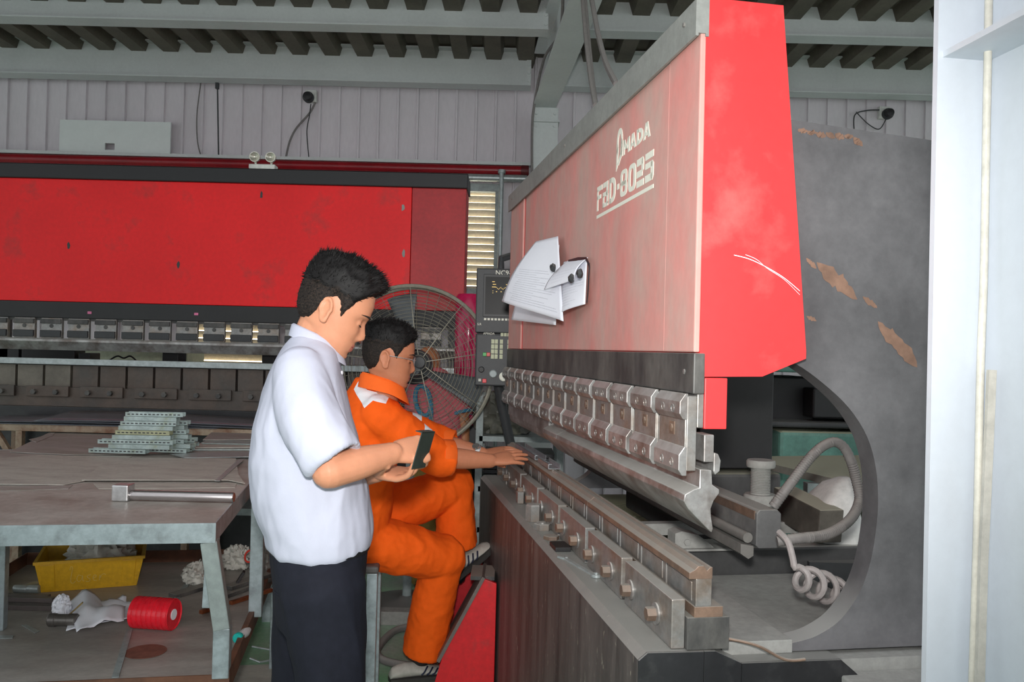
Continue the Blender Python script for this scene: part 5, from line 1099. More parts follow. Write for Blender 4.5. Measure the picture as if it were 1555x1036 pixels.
def hand(mb, W, d, n, sg, curl, spread=0, thumb=(.6,.7,-.25), tb=(12, 20), sc=1.0, palm_r=True):
    d = Vector(d).normalized(); n = Vector(n); n = (n-d*n.dot(d)).normalized(); t = n.cross(d)*sg; W = Vector(W)
    rr = []
    for x, hw, ht, off in ((-.012,.022,.017,0),(.005,.027,.0175,0),(.03,.036,.0165,.002),(.06,.042,.0150,.001),(.085,.042,.0135,0),(.098,.036,.010,-.001)):
        rr.append([W+d*(x*sc)+t*(hw*sc*math.copysign(abs(math.cos(a))**.75, math.cos(a))+off)+n*(ht*sc*math.sin(a)) for a in [2*PI*k/22 for k in range(22)]])
    mb.rings(rr)
    tips = []
    for i in range(4):
        root = W+d*(.088,.093,.088,.078)[i]*sc+t*(.0325,.0112,-.0108,-.0312)[i]*sc
        L = (.074,.082,.076,.060)[i]*sc; c = curl[i] if isinstance(curl[0], (list, tuple)) else curl
        ang = 0; p = root; pts = [p-d*.016*sc]; dd = (d+t*math.tan(math.radians(spread*(1.5-i)))).normalized()
        pts.append(p)
        for k, fr_ in enumerate((.45,.30,.25)):
            ang += math.radians(c[k]); v = dd*math.cos(ang)-n*math.sin(ang); p = p+v*L*fr_; pts.append(p)
        limb(mb, pts, [r*sc for r in (.0098,.0097,.0088,.0080,.0068)], n=12, dens=4); tips.append(p)
    v = (d*thumb[0]+t*thumb[1]+n*thumb[2]).normalized(); p = W+(d*.022+t*.022-n*.004)*sc; pts = [p]
    p = p+v*.046*sc; pts.append(p)
    for k, L in enumerate((.033,.026)):
        v = (v+(d*.9-t*.3)*math.tan(math.radians(tb[k]))).normalized(); p = p+v*L*sc; pts.append(p)
    limb(mb, pts, [r*sc for r in (.016,.0125,.0105,.0085)], n=12, dens=4)
    return tips
m_hair = mat('black hair', (17,15,15), .6, spec=.25, var=.3, scale=60)
m_fade = mat('cropped hair', (56,46,40), .7, var=.3, scale=160, col2=(26,23,22), amt2=.58, scale2=260, spec=.2, fine=.1)
m_brow = mat('brow hair', (34,26,24), .7)
m_lip = mat('lips', (186,112,98), .45, var=.05)
def make_hair(parent, M, zx, zz, thick, name='hair', nspk=3800, fadez=.055, seed=1, sides=1.0, fwd=.5):
    """zx, zz: hairline height against x; thick(x, z): hair length"""
    r_ = random.Random(seed); nz, na = 80, 96; mb = MB(); P = []; H = []
    for i in range(nz):
        z = -.085+.214*(i/(nz-1))
        for j in range(na):
            p = headpt(z, 2*PI*j/na, True); zm = finterp(p.x, zx, zz)+.004*mnoise.noise(p*90)
            k = max(0, min(1, (p.z-zm)/.022)); h = thick(p.x, p.z)*k*k*(3-2*k)-.0025*(1-k)
            h *= 1+.22*mnoise.noise(p*55)
            nn = Vector((p.x*1.0, p.y*1.15, (p.z-.02)*1.0)).normalized(); nn = (nn+Vector((fwd*max(0, p.x*9)*(1 if p.z > .05 else 0), 0, .25 if p.z > .06 else 0))).normalized()
            P.append((p+nn*h, nn, h, p)); H.append(k)
    vs = [M @ q[0] for q in P]; 
    for i in range(nz-1):
        for j in range(na):
            q = (i*na+j, i*na+(j+1) % na, (i+1)*na+(j+1) % na, (i+1)*na+j)
            if max(H[a] for a in q) > 0: mb.f.append(list(q)); mb.m.append(1 if P[q[0]][3].z < fadez+.012*mnoise.noise(P[q[0]][3]*60) else 0)
    mb.f.append([(nz-1)*na+j for j in range(na)]); mb.m.append(0)
    mb.v = list(vs)
    idx = [a for a in range(len(P)) if H[a] > .25]
    for _ in range(nspk):
        a = r_.choice(idx); p, nn, h, b = P[a]
        if b.z < fadez and r_.random() > sides: continue
        tdir = (nn+Vector((r_.uniform(-.35,.35)+fwd*.4*(b.z > .05), r_.uniform(-.35,.35), r_.uniform(-.3,.3)+(.3 if b.z > .06 else -.5)))).normalized()
        L = (.008+.22*max(h, 0))*r_.uniform(.6,1.2)*(1 if b.z > fadez else .55); w = .0011
        jit = Vector((r_.uniform(-.004,.004), r_.uniform(-.004,.004), r_.uniform(-.004,.004)))
        s_ = tdir.cross(Vector((r_.uniform(-1,1), r_.uniform(-1,1), r_.uniform(-1,1)))).normalized(); s2 = tdir.cross(s_)
        q = p+jit-nn*.004; o = len(mb.v)
        mb.v += [M @ (q+s_*w), M @ (q-s_*w*.5+s2*w*.87), M @ (q-s_*w*.5-s2*w*.87), M @ (q+tdir*L)]
        mb.f += [[o,o+1,o+3],[o+1,o+2,o+3],[o+2,o,o+3]]; mb.m += [0,0,0]
    return mb.build(name, [m_hair, m_fade], parent, world=True, smooth=70, recalc=False)
def on_face(y, z, lift=.0006):
    lo, hi = 0.0, PI/2
    for _ in range(24):
        m = (lo+hi)/2
        if headpt(z, m).y < abs(y): lo = m
        else: hi = m
    p = headpt(z, lo); return Vector((p.x+lift, y, z))
def face_bits(parent, M):
    for s in (-1, 1):
        mb = MB(); mb.tube([M @ on_face(s*y, .0245+.0035*math.sin((y-.010)*62), .0012) for y in np.linspace(.012,.056,12)], [.0010,.0022,.0028,.003,.003,.0029,.0027,.0024,.002,.0016,.0012,.0007], 8); mb.build('eyebrow', m_brow, parent, world=True)
        pts = []
        for t in np.linspace(-.95, 1.10, 11): pts.append(M @ Vector((.0725+.0100*math.cos(t), s*(.031+.0150*math.sin(t)), -.0005-.0030*math.cos(t*1.2))))
        mb = MB(); mb.tube(pts, [.0006,.0012,.0017,.002,.0021,.0021,.002,.0018,.0015,.001,.0006], 6); mb.build('eyelash', m_brow, parent, world=True)
    mb = MB(); mb.tube([M @ (on_face(y, -.0648+.0035*abs(y)/.02, .0004)) for y in np.linspace(-.023,.023,13)], [.0005]+[.0011]*11+[.0005], 6); mb.build('mouth_line', mat('mouth line', (120,58,52), .6), parent, world=True)
    for s in (-1, 1):
        mb = MB(); mb.sphere((.0995, s*.0085, -.0415), (.0035,.0028,.0018), 6, M=M); mb.build('nostril', mat('nostril', (84,44,36), .8), parent, world=True)
def headM(o, yaw, pitch, roll=0): return Matrix.Translation(o) @ Matrix.Rotation(yaw, 4, 'Z') @ Matrix.Rotation(pitch, 4, 'Y') @ Matrix.Rotation(roll, 4, 'X')
def person(me, skin, lips_M, label, foot):
    Mi = lips_M.inverted()
    def fc(c):
        q = Mi @ Vector(c); return 1 if (q.x > .083 and abs(q.y) < .023 and -.076 < q.z < -.0545) else 0
    o = finish(me, 'person', [skin, m_lip], None, None, fc)
    a = coords(me); a -= np.array(foot); me.vertices.foreach_set('co', a.ravel()); me.update(); o.location = foot; XF[o.name] = Matrix.Translation(foot)
    return tag(o, label, 'person')
def band_mat(name, col, bands, bandcol=(235,236,240)):
    """cloth with reflective tape: bands are (centre, axis, half width, reach) in object space"""
    m = mat(name, col, .8, var=.05, scale=5, bump=.10, bscale=260, spec=.2, fine=.05); nt = m.node_tree; N = nt.nodes; L = nt.links; b = N['Principled BSDF']
    src = b.inputs['Base Color'].links[0].from_socket; tc = N.new('ShaderNodeTexCoord'); acc = None
    for bnd in bands:
        c, ax, hw, reach = bnd[:4]
        sub = N.new('ShaderNodeVectorMath'); sub.operation = 'SUBTRACT'; L.new(tc.outputs['Object'], sub.inputs[0]); sub.inputs[1].default_value = c
        dt = N.new('ShaderNodeVectorMath'); dt.operation = 'DOT_PRODUCT'; L.new(sub.outputs[0], dt.inputs[0]); dt.inputs[1].default_value = Vector(ax).normalized()
        ab = N.new('ShaderNodeMath'); ab.operation = 'ABSOLUTE'; L.new(dt.outputs['Value'], ab.inputs[0])
        lt = N.new('ShaderNodeMath'); lt.operation = 'LESS_THAN'; L.new(ab.outputs[0], lt.inputs[0]); lt.inputs[1].default_value = hw
        ln = N.new('ShaderNodeVectorMath'); ln.operation = 'LENGTH'; L.new(sub.outputs[0], ln.inputs[0])
        l2 = N.new('ShaderNodeMath'); l2.operation = 'LESS_THAN'; L.new(ln.outputs['Value'], l2.inputs[0]); l2.inputs[1].default_value = reach
        mu = N.new('ShaderNodeMath'); mu.operation = 'MULTIPLY'; L.new(lt.outputs[0], mu.inputs[0]); L.new(l2.outputs[0], mu.inputs[1])
        if len(bnd) > 4:
            d2 = N.new('ShaderNodeVectorMath'); d2.operation = 'DOT_PRODUCT'; L.new(sub.outputs[0], d2.inputs[0]); d2.inputs[1].default_value = Vector(bnd[4]).normalized()
            a2 = N.new('ShaderNodeMath'); a2.operation = 'ABSOLUTE'; L.new(d2.outputs['Value'], a2.inputs[0])
            l3 = N.new('ShaderNodeMath'); l3.operation = 'LESS_THAN'; L.new(a2.outputs[0], l3.inputs[0]); l3.inputs[1].default_value = bnd[5]
            m2 = N.new('ShaderNodeMath'); m2.operation = 'MULTIPLY'; L.new(mu.outputs[0], m2.inputs[0]); L.new(l3.outputs[0], m2.inputs[1]); mu = m2
        if acc is None: acc = mu.outputs[0]
        else:
            mx = N.new('ShaderNodeMath'); mx.operation = 'MAXIMUM'; L.new(acc, mx.inputs[0]); L.new(mu.outputs[0], mx.inputs[1]); acc = mx.outputs[0]
    if acc is not None:
        mx = N.new('ShaderNodeMix'); mx.data_type = 'RGBA'; L.new(acc, mx.inputs[0]); L.new(src, mx.inputs[6]); mx.inputs[7].default_value = S(*bandcol); L.new(mx.outputs[2], b.inputs['Base Color'])
    return m
def shoe(parent, heel, d, up, m_up, m_sole, m_str=None, L=.27):
    d = Vector(d).normalized(); up = Vector(up); up = (up-d*up.dot(d)).normalized(); s = up.cross(d); h = Vector(heel)
    def prof(x): return finterp(x, [0,.02,.08,.15,.21,.25,.27], [.022,.031,.034,.041,.044,.036,.012])*L/.27
    xs = [0,.008,.03,.06,.10,.14,.18,.215,.245,.262,.27]; hs = [.045,.062,.072,.078,.076,.066,.052,.042,.034,.025,.014]
    mb = MB(); rings = []
    for x, hh in zip(xs, hs):
        w = prof(x); rings.append([h+d*x*L/.27+s*(w*math.copysign(abs(math.cos(a))**.8, math.cos(a))*(1-.35*max(0, math.sin(a))))+up*(.018+(hh-.018)*.5*(1+math.sin(a))) for a in [2*PI*k/20 for k in range(20)]])
    mb.rings(rings); o = mb.build('shoe', m_up, parent, world=True, smooth=60)
    mb = MB(); rings = []
    for x in xs: 
        w = prof(x)*1.06+.002; rings.append([h+d*x*1.01*L/.27+s*w*sx_+up*zz for sx_, zz in ((-1,0),(1,0),(1.02,.021),(-1.02,.021))])
    mb.rings(rings); mb.build('sole', m_sole, o, world=True, smooth=30)
    if m_str:
        for k in range(3):
            mb = MB(); pts = []
            for sd in (-1,):
                for j in range(7):
                    a = -.55+j*.25; x = .125+k*.022+.012*j*.4; hh = finterp(x, xs, hs); w = prof(x)
                    pts.append(h+d*x*L/.27+s*(sd*(w*abs(math.cos(a))**.8*(1-.35*max(0, math.sin(a)))+.001))+up*(.018+(hh-.018)*.5*(1+math.sin(a))))
            mb.tube(pts, .0042, 6); mb.build('stripe', m_str, o, world=True)
    return o
# =========================================================== standing man in the white shirt
Y1 = 2.2; psi = math.radians(12); f1 = Vector((math.cos(psi), math.sin(psi), 0)); l1 = Vector((-math.sin(psi), math.cos(psi), 0))
sk1 = skinmat('skin light', (206,144,112))
H1 = headM(pY(506,474,Y1), math.radians(9), math.radians(25))
sh1 = pY(456,578,Y1)
def t1(py, xb, xf, w):
    a, b = pY(xb, py, Y1), pY(xf, py, Y1); hx = (b.x-a.x)/2; d = math.sqrt(max(hx*hx-(w*math.sin(psi))**2, .0016))/math.cos(psi); return (a+b)/2, d, w
SR = pY(450,574,2.035); ER = pY(500,716,1.955); WR = pY(596,689,2.08)
SL_ = SR+l1*.35; WL = pY(573,716,2.17); EL_ = pY(505,726,2.44)
mb = MB()
add_head(mb, H1)
nb0 = pY(466,545,Y1); limb(mb, [nb0-Vector((0,0,.03)), pY(477,515,Y1), H1 @ Vector((-.012,0,-.03))], [.066,.056,.058], dens=6)
tor = [t1(py, xb+10, xf-10, w-.015) for py, xb, xf, w in ((535,440,505,.09),(560,424,510,.13),(600,408,518,.16),(700,394,542,.15),(790,402,563,.165),(830,412,558,.165))]
mb.rings([sect(c, f1, l1, d*.9, w) for c, d, w in tor])
limb(mb, [SR+Vector((0,.03,-.03)), (SR+ER)/2, ER], [.036,.043,.041]); limb(mb, [ER, ER*.6+WR*.4, WR], [.042,.041,.029]); limb(mb, [SL_+Vector((0,-.03,-.03)), (SL_+EL_)/2, EL_], [.036,.043,.041]); limb(mb, [EL_, EL_*.6+WL*.4, WL], [.042,.041,.029])
hipR = pY(490,880,2.10); hipL = pY(478,880,2.30); knR = pY(503,1040,2.10); knL = pY(458,1040,2.32)
anR = Vector((knR.x-.02, 2.12, .09)); anL = Vector((knL.x-.02, 2.33, .09))
limb(mb, [hipR, knR, anR], [.075,.052,.035]); limb(mb, [hipL, knL, anL], [.075,.052,.035])
# right fist around the plate edge, left hand palm up below it
dR = (pY(636,683,2.12)-WR).normalized()
hand(mb, WR, dR, (-.15,-.80,.45), 1, [(55,80,50),(60,80,50),(62,80,50),(64,78,50)], 0, (.75,.45,-.55), (10,22), .98)
dL = (pY(636,724,2.11)-WL).normalized()
hand(mb, WL, dL, (.12,.15,-.95), 1, [(20,26,18),(28,34,22),(34,38,24),(38,40,24)], 2, (.62,.62,-.45), (8,16), .98)
me = fuse(mb, .0036, 3)
P1 = person(me, sk1, H1, 'standing young man in white short-sleeved shirt and dark trousers looking down at a small plate', Vector((hipR.x, 2.2, 0)))
hx1 = [-.11,-.07,-.045,-.032,-.02,.0,.014,.026,.034,.046,.060,.075,.095]; hz1 = [-.058,-.058,-.045,-.012,.022,.034,.022,-.012,.012,.040,.062,.078,.084]
make_hair(P1, H1, hx1, hz1, lambda x, z: .007+.024*max(0, min(1, (z-.045)/.06))+.010*max(0, min(1, (x-.02)/.06))*(z > .06), nspk=5200, fadez=.048, seed=3, fwd=.8, sides=.55)
face_bits(P1, H1)
# shirt
m_shirt = mat('white shirt cloth', (192,195,211), .8, var=.015, scale=4, bump=.05, bscale=300, spec=.2, fine=.02)
mb = MB()
rows = [(511,447,492,.062),(520,438,505,.085),(532,428,514,.125),(547,418,518,.168),(566,409,521,.196),(600,397,528,.208),(650,386,538,.202),(700,382,552,.192),(750,388,561,.186),(785,398,567,.184),(805,406,567,.180),(816,408,566,.178),(826,410,564,.176),(832,418,556,.168)]
mb.rings([sect(c, f1, l1, d, w) for c, d, w in [t1(*r) for r in rows]])
hemR = pY(508,699,1.965); sleeve(mb, [SR+Vector((.0,.03,.012)), SR*.55+ER*.45, hemR], [.066,.074,.070], depth=.03)
hemL = SL_*.12+EL_*.88; sleeve(mb, [SL_+Vector((0,-.03,.012)), SL_*.5+EL_*.5, hemL], [.066,.070,.070], depth=.03)
c_ = pY(455,812,Y1-.10); limb(mb, [pY(430,800,2.09), pY(456,818,2.085), pY(480,806,2.07)], [.02,.028,.018])
me = fuse(mb, .006, 5)
f_a = folds(6.5, .010, (1,1,.38), 2); f_b = folds(15, .0045, (1,1,.5), 5)
finish(me, 'shirt', m_shirt, P1, lambda p: (f_a(p)+f_b(p))*max(.3, min(1, 1-(p.z-1.22)*4)))
# collar: a folded band round the neck
mb = MB(); rings = []
for j in range(30):
    a = 2*PI*j/30; t = (1-math.cos(a))/2
    base = pY(482,530,Y1)*1.0; ax = Vector((-.35, 0, .94)).normalized()
    c0_ = pY(470,512,Y1)
    e1 = Vector((.91,.10,-.40)).normalized(); e2 = l1
    r1, r2 = .066, .062
    o_ = c0_+e1*.020+Vector((0,0,.006))
    top = o_+e1*(r1*math.cos(a))+e2*(r2*math.sin(a))+Vector((0,0,.012))
    bot = o_+e1*((r1+.018)*math.cos(a)+.004)+e2*((r2+.020)*math.sin(a))+Vector((0,0,-.026-.012*max(0, math.cos(a))))
    inn = o_+e1*((r1-.004)*math.cos(a))+e2*((r2-.004)*math.sin(a))+Vector((0,0,-.018))
    rings.append([inn, top-e1*.003*math.cos(a), top, top+(bot-top)*.15+e1*.004*math.cos(a)+e2*.004*math.sin(a), bot, bot-(e1*math.cos(a)+e2*math.sin(a))*.004])
mb.rings(rings, closed=True); mb.build('collar', m_shirt, P1, world=True, smooth=60)
mb = MB(); a = pY(519,566,Y1-.02); mb.hexa(a, (1,-.3,.1), .005, .002, n=12); mb.build('button', m_paper, P1, world=True)
# trousers and belt
m_trs = mat('navy trousers', (27,29,39), .85, var=.10, scale=12, spec=.25, bump=.05, bscale=300)
mb = MB(); rows = [(806,412,558,.165),(822,412,559,.172),(850,413,556,.180),(880,416,553,.182),(915,419,551,.176),(940,423,549,.165)]
mb.rings([sect(c, f1, l1, d, w) for c, d, w in [t1(*r) for r in rows]])
limb(mb, [hipR+Vector((0,0,-.02)), pY(497,960,2.105), knR, Vector((knR.x-.01, 2.115, .30)), anR+Vector((.01,0,-.03))], [(.108,.098),(.098,.095),(.084,.084),(.078,.078),(.080,.080)], side=f1, n=24)
limb(mb, [hipL+Vector((0,0,-.02)), pY(470,960,2.31), knL, Vector((knL.x-.01, 2.325, .30)), anL+Vector((.01,0,-.03))], [(.108,.098),(.098,.095),(.084,.084),(.078,.078),(.080,.080)], side=f1, n=24)
me = fuse(mb, .006, 5); f_c = folds(8, .0060, (1.2,1.2,.4), 7); finish(me, 'trousers', m_trs, P1, f_c)
mb = MB(); c, d, w = t1(820,412,560,.172); rr_ = sect(c, f1, l1, d+.004, w+.004, 40); mb.rings([[v+Vector((0,0,-.015)) for v in rr_],[v+Vector((0,0,.016)) for v in rr_],[v*1+(c-v).normalized()*.004+Vector((0,0,.016)) for v in rr_],[v*1+(c-v).normalized()*.004+Vector((0,0,-.015)) for v in rr_]], closed=True)
mb.v = [v for v in mb.v]; mb.build('belt', m_black, P1, world=True, smooth=40)
mb = MB(); a = pY(426,880,2.0); 
q = [t1(881,416,553,.182)]
c, d, w = q[0]
pk = [c+f1*((d+.0015)*math.copysign(abs(math.cos(a))**.85, math.cos(a)))+l1*((w+.0015)*math.copysign(abs(math.sin(a))**.85, math.sin(a))) for a in [math.radians(x) for x in np.linspace(205,262,14)]]
mb.tube(pk, .0022, 6); mb.build('pocket_edge', m_trs, P1, world=True)
for an in (anR, anL): shoe(P1, (an.x-.06, an.y-.01, .0), f1, (0,0,1), m_black, m_dark)
# the plate he holds
mb = MB(); c0_ = pY(643,683,2.085); ax = (pY(650,657,2.09)-pY(636,707,2.08)).normalized(); wd = Vector((.34,.85,-.05)).normalized(); nn_ = ax.cross(wd).normalized()
Mx = Matrix((( wd.x, ax.x, nn_.x, c0_.x),(wd.y, ax.y, nn_.y, c0_.y),(wd.z, ax.z, nn_.z, c0_.z),(0,0,0,1)))
mb.box(-.035, .035, -.048, .046, -.0012, .0012, M=Mx); mb.box(-.035, .035, .044, .0465, -.0012, .018, M=Mx)
one(mb, 'sheet_metal_part', mat('dark bent plate', (62,72,66), .4, metal=.4), 'small dark bent sheet-metal plate held between the standing man\'s hands', 'metal part', smooth=0)

# =========================================================== seated man in orange coveralls
ps2 = math.radians(24); f2 = Vector((math.cos(ps2), math.sin(ps2), 0)); l2 = Vector((-math.sin(ps2), math.cos(ps2), 0))
sk2 = skinmat('skin tan', (196,128,96))
H2 = headM(pY(590,545,3.13), math.radians(10), math.radians(7))
SR2 = pY(574,634,3.08); SL2 = SR2+l2*.37; MS = (SR2+SL2)/2
ER2 = pY(662,694,3.20); WR2 = pY(744,700,3.28); EL2 = pY(668,672,3.52); WL2 = pY(733,690,3.50)
HR = Vector((SX-.075, 3.25, .69)); HL = Vector((SX-.10, 3.46, .69)); PV = (HR+HL)/2
KR = pY(672,850,3.46); AR = pY(640,982,3.58); KL = pY(690,742,3.68); AL = pY(694,858,3.70)
mb = MB(); add_head(mb, H2)
limb(mb, [MS+Vector((.0,0,-.08)), pY(588,590,3.15), H2 @ Vector((-.012,0,-.03))], [.045,.056,.060], dens=6)
up2 = (MS-PV).normalized()
def ring2(t, d, w, off=0): return sect(PV+(MS-PV)*t+f2*off, (f2-up2*f2.dot(up2)).normalized(), l2, d, w)
mb.rings([ring2(t, d, w) for t, d, w in ((-.15,.09,.12),(0,.11,.15),(.4,.11,.15),(.8,.10,.15),(1.0,.07,.12),(1.12,.05,.07))])
limb(mb, [SR2+Vector((0,.03,-.03)), (SR2+ER2)/2, ER2], [.032,.040,.038]); limb(mb, [ER2, ER2*.6+WR2*.4, WR2], [.040,.041,.029]); limb(mb, [SL2+Vector((0,-.03,-.03)), (SL2+EL2)/2, EL2], [.032,.040,.038]); limb(mb, [EL2, EL2*.6+WL2*.4, WL2], [.040,.039,.029])
limb(mb, [HR, KR, AR], [.07,.05,.036]); limb(mb, [HL, KL, AL], [.07,.05,.036])
tip = pY(806,690,3.345); dR = (tip-WR2).normalized()
hand(mb, WR2, dR, (-.10,-.55,.85), 1, [(4,8,6),(3,8,6),(4,8,6),(6,8,6)], 5, (.55,.70,-.45), (6,6), .96)
tip = pY(800,680,3.46); dL = (tip-WL2).normalized()
hand(mb, WL2, dL, (-.05,-.35,.92), -1, [(6,10,8),(5,10,8),(6,10,8),(8,10,8)], 5, (.65,.55,-.25), (6,10), .96)
me = fuse(mb, .0038, 3)
P2_ = person(me, sk2, H2, 'seated man in orange coveralls and glasses pressing both hands on the lower die', Vector((PV.x, PV.y, 0)))
hx2 = [-.11,-.07,-.045,-.032,-.02,.0,.014,.026,.034,.046,.060,.075,.095]; hz2 = [-.060,-.060,-.045,-.012,.020,.034,.020,-.006,.016,.036,.052,.066,.072]
make_hair(P2_, H2, hx2, hz2, lambda x, z: .004+.019*max(0, min(1, (z-.050)/.05)), nspk=4200, fadez=.058, seed=8, fwd=.5, sides=.35)
face_bits(P2_, H2)
m_sil = mat('silver frame', (200,200,200), .25, metal=.8); m_lens = mat('lens', (230,235,240), .05, alpha=.25)
mb = MB(); 
for s in (-1, 1): mb.tube([H2 @ Vector(v) for v in ((-.012,s*.0815,.012),(.02,s*.083,.012),(.072,s*.072,.010),(.0905,s*.060,.008))], .0014, 6)
gl = mb.build('glasses', m_sil, P2_, world=True)
for s in (-1, 1):
    c = Vector((.0985, s*.033, .004)); q = [H2 @ (c+Vector((-.006*abs(math.cos(t))*(1 if math.cos(t)*s > 0 else 0), .025*math.cos(t), .0165*math.sin(t)))) for t in [2*PI*k/26 for k in range(26)]]
    mb = MB(); mb.tube(q, .0011, 6, closed=True); mb.build('lens_rim', m_sil, P2_, world=True)
    mb = MB(); mb.add(q, [tuple(range(26))]); mb.build('lens', m_lens, P2_, world=True, smooth=0)
mb = MB(); mb.tube([H2 @ Vector((.0985,-.010,.006)), H2 @ Vector((.103,0,.009)), H2 @ Vector((.0985,.010,.006))], .0012, 6); mb.build('bridge', m_sil, P2_, world=True)
# coveralls
cent = PV*1.0; loc2 = Vector((PV.x, PV.y, 0))
mid = SR2*.36+ER2*.64; midL = SL2*.36+EL2*.64
bands = [(mid-loc2, ER2-SR2, .021, .115), (midL-loc2, EL2-SL2, .021, .115)]
bands += [(pY(542,600,3.0)-loc2, Vector((.72,0,.69)), .021, .16, Vector((.69,0,-.72)), .050), (pY(566,603,3.04)-loc2, Vector((.22,0,.97)), .014, .16, Vector((.97,0,-.22)), .050)]
m_or = band_mat('orange coverall cloth', (250,98,20), bands)
mb = MB()
mb.rings([ring2(t, d, w, o_) for t, d, w, o_ in ((-.22,.10,.14,.0),(-.12,.135,.185,0),(.0,.145,.195,.01),(.25,.145,.185,.01),(.5,.140,.188,.005),(.75,.132,.205,0),(.9,.118,.205,-.004),(1.02,.102,.185,-.006),(1.12,.088,.155,.002),(1.20,.080,.115,.010),(1.28,.070,.078,.010))])
CR2 = ER2*.72+WR2*.28; CL2 = EL2*.72+WL2*.28
sleeve(mb, [SR2+Vector((0,.03,.008)), (SR2+ER2)/2, ER2, CR2], [.074,.074,.068,.066], depth=.03)
sleeve(mb, [SL2+Vector((0,-.03,.008)), (SL2+EL2)/2, EL2, CL2], [.074,.074,.066,.062], depth=.03)
limb(mb, [HR+Vector((-.02,0,.0)), HR*.45+KR*.55, KR+Vector((.010,0,.010))], [(.112,.105),(.105,.10),(.086,.088)], n=24)
sleeve(mb, [KR+Vector((.004,0,.004)), KR*.5+AR*.5+Vector((.004,0,0)), AR+Vector((.012,0,-.015))], [.080,.086,.088], depth=.06)
limb(mb, [HL+Vector((-.02,0,.0)), HL*.45+KL*.55, KL+Vector((.0,0,.012))], [(.105,.10),(.098,.096),(.084,.086)], n=24)
sleeve(mb, [KL+Vector((0,0,.004)), KL*.5+AL*.5, AL+Vector((.002,0,.085))], [.078,.083,.086], depth=.06)
me = fuse(mb, .0062, 5); f_a = folds(7, .0085, (1,1,.8), 11); f_b = folds(17, .0038, (1,1,1), 4); cv = finish(me, 'coveralls', m_or, P2_, lambda p: f_a(p)+f_b(p))
# rolled cuffs and collar
for e, w_, r in ((ER2, WR2, .068), (EL2, WL2, .064)):
    d = (w_-e).normalized(); c = e*.72+w_*.28; mb = MB(); mb.lathe([(r-.006,-.048),(r+.003,-.046),(r+.004,.0),(r-.002,.004),(r-.008,.0),(r-.010,-.03)], c, d, 28); mb.build('cuff', m_or if False else mat('orange cuff', (250,104,22), .8, var=.05, fine=.04), P2_, world=True, smooth=60)
mb = MB(); rings = []; e1 = Vector((.96,.15,-.22)).normalized(); c0_ = pY(583,584,3.14)
for j in range(30):
    a = 2*PI*j/30; r1, r2 = .074, .070
    top = c0_+e1*(r1*math.cos(a))+l2*(r2*math.sin(a))+Vector((-.008,0,.030*(1-.2*math.cos(a))-.006)); bot = c0_+e1*((r1+.024)*math.cos(a))+l2*((r2+.028)*math.sin(a))+Vector((0,0,-.032-.024*max(0, math.cos(a))))
    inn = c0_+e1*((r1-.005)*math.cos(a))+l2*((r2-.005)*math.sin(a))+Vector((0,0,-.02))
    rings.append([inn, top-e1*.004*math.cos(a), top, top+(bot-top)*.2+e1*.005*math.cos(a)+l2*.005*math.sin(a), bot, bot-(e1*math.cos(a)+l2*math.sin(a))*.004])
mb.rings(rings, closed=True); mb.build('collar', MATS['orange cuff'], P2_, world=True, smooth=60)
# cargo pocket flap and its small red tab
c = HR*.42+KR*.58; mb = MB(); q = [pY(x, y, 3.255) for x, y in ((598,776),(622,808),(640,812),(612,845),(588,838))]
c = pY(592,842,3.245); mb = MB(); mb.box(c.x-.010, c.x+.010, c.y-.004, c.y+.004, c.z-.008, c.z+.008); mb.build('pocket_tab', mat('red tab', (214,40,24), .6), P2_, world=True, smooth=0)
# wristwatch on the left wrist
d = (WL2-EL2).normalized(); mb = MB(); mb.lathe([(.034,-.010),(.036,-.008),(.036,.008),(.034,.010),(.031,.010),(.031,-.010)], WL2-d*.022, d, 24); wt = mb.build('wristwatch', m_sil, P2_, world=True)
mb = MB(); u_ = Vector((-.2,-.55,.8)).normalized(); mb.lathe([(.016,.030),(.017,.034),(.016,.041),(0,.041)], WL2-d*.022, u_, 20); mb.build('watch_case', m_sil, P2_, world=True)
m_sho = mat('grey trainer', (176,174,166), .7, var=.1); m_sol = mat('dark sole', (56,54,52), .8); m_str = mat('navy stripe', (40,44,66), .6)
dS = Vector((.92,.38,.0)); h = Vector((AR.x-.125, AR.y-.06, .004)); shoe(P2_, h, dS, (0,0,1), m_sho, m_sol, m_str, .28)
hl = pY(677,891,3.64); tl2 = pY(742,834,3.72); dS = (tl2-hl).normalized(); shoe(P2_, hl, dS, (-.50,-.40,.8), m_sho, m_sol, m_str, .27)
for e, k, r in ((AR, KR, .040), (AL, KL, .038)):
    mb = MB(); limb(mb, [e+(k-e).normalized()*.03, e-Vector((0,0,.045))], [r, r+.004]); mb.build('sock', m_black, P2_, world=True)

# =========================================================== person bending behind the fan
sk3 = skinmat('skin tan two', (190,130,92))
PB = pY(672,705,4.97); NK = pY(655,566,5.08); SRr = pY(695,596,5.02); SLl = pY(640,592,5.08)
mb = MB(); H3 = headM(pY(650,556,5.22), math.radians(95), math.radians(60))
mb.rings([[H3 @ v for v in r] for r in headgrid(40, 48)])
limb(mb, [NK, H3 @ Vector((-.03,0,-.04))], [.06,.055])
lr = (SRr-SLl).normalized(); upv = (NK-PB).normalized(); bk = lr.cross(upv).normalized()
mb.rings([sect(PB+(NK-PB)*t, bk, lr, d, w) for t, d, w in ((-.1,.09,.13),(.3,.09,.13),(.8,.09,.15),(1,.06,.09))])
hR3 = pY(705,668,4.96); hL3 = pY(632,660,5.05)
limb(mb, [SRr, pY(702,632,4.99), hR3, pY(704,700,4.94)], [.05,.043,.032,.026]); limb(mb, [SLl, pY(634,630,5.02), hL3, pY(640,690,5.0)], [.05,.043,.032,.026])
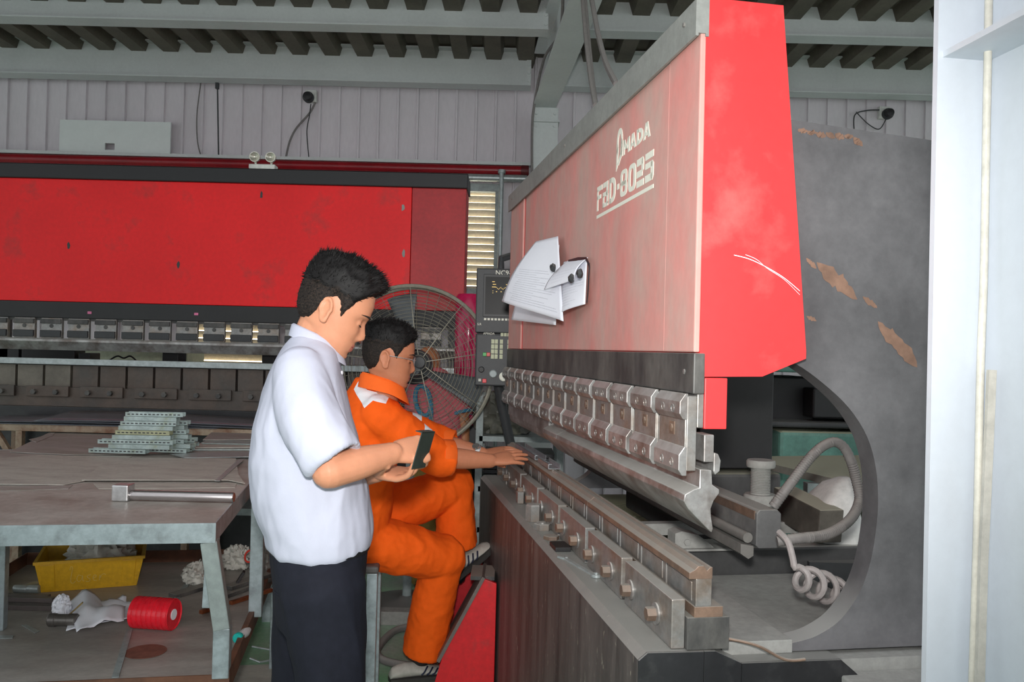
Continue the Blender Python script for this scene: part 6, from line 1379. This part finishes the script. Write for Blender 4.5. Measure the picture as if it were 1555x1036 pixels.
hand(mb, pY(704,702,4.94), (0,0,-1), (1,-.3,0), 1, (12,14,10)); hand(mb, pY(640,692,5.0), (0,0,-1), (-1,-.3,0), 1, (12,14,10))
for s in (-1, 1): limb(mb, [PB+lr*.09*s, Vector((PB.x+.10*s, PB.y, .46)), Vector((PB.x+.11*s, PB.y+.02, .09))], [.075,.052,.036])
me = fuse(mb, .0055, 3); P3 = person(me, sk3, H3, 'bending person in pink shirt with a blue number, seen from behind through the fan', Vector((PB.x, PB.y, 0)))
m_pink = mat('pink shirt', (206,104,112), .85, var=.06, scale=6); m_blu = mat('blue print', (58,128,158), .8)
mb = MB(); mb.rings([sect(PB+(NK-PB)*t, bk, lr, d, w) for t, d, w in ((-.05,.125,.155),(.3,.120,.155),(.7,.118,.175),(.92,.10,.155),(1.05,.07,.085))])
sleeve(mb, [SRr-lr*.03, SRr*.6+pY(702,632,4.99)*.4, pY(703,630,4.99)], [.075,.080,.085], depth=.02); sleeve(mb, [SLl+lr*.03, SLl*.6+pY(634,630,5.02)*.4, pY(633,630,5.02)], [.075,.080,.085], depth=.02)
me = fuse(mb, .008, 4); finish(me, 'shirt', m_pink, P3, folds(9, .005, (1,1,.6), 5))
def on_back(a, b, off=.130):  # a across, b up the back, 0..1 of the torso length
    return PB+(NK-PB)*b+lr*a-bk*off*(1 if bk.y > 0 else -1)
mb = MB()
ri = [on_back(.0-.030+.048*math.cos(t), .66+.16*math.sin(t)) for t in [2*PI*k/24 for k in range(24)]]; mb.tube(ri, .014, 8, closed=True)
mb.tube([on_back(.017, .66), on_back(.014, .54), on_back(-.006, .36), on_back(-.022, .26)], .014, 8)
mb.v = [v for v in mb.v]; mb.build('shirt_number', m_blu, P3, world=True)['label'] = 'blue printed number nine'
d = (pY(703,630,4.99)-SRr).normalized(); mb = MB(); mb.lathe([(.087,-.018),(.088,0),(.080,.002),(.080,-.018)], pY(703,630,4.99), d, 24); mb.build('sleeve_trim', m_blu, P3, world=True)
mb = MB(); mb.rings([sect(PB+Vector((0,0,z)), bk.cross(Vector((1,0,0))).cross(Vector((1,0,0))).normalized() if False else Vector((0,1,0)), Vector((1,0,0)), d, w) for z, d, w in ((.06,.12,.155),(-.05,.125,.165),(-.14,.11,.16))])
for s in (-1, 1): limb(mb, [PB+Vector((.085*s,0,-.06)), Vector((PB.x+.10*s, PB.y, .46)), Vector((PB.x+.11*s, PB.y+.02, .06))], [.095,.080,.075], n=20)
me = fuse(mb, .009, 4); finish(me, 'trousers', mat('khaki trousers', (150,122,62), .85, var=.1), P3, folds(9, .004, (1,1,.5), 3))
for s in (-1, 1): shoe(P3, (PB.x+.11*s, PB.y-.06, 0), (0,1,0), (0,0,1), m_black, m_dark)
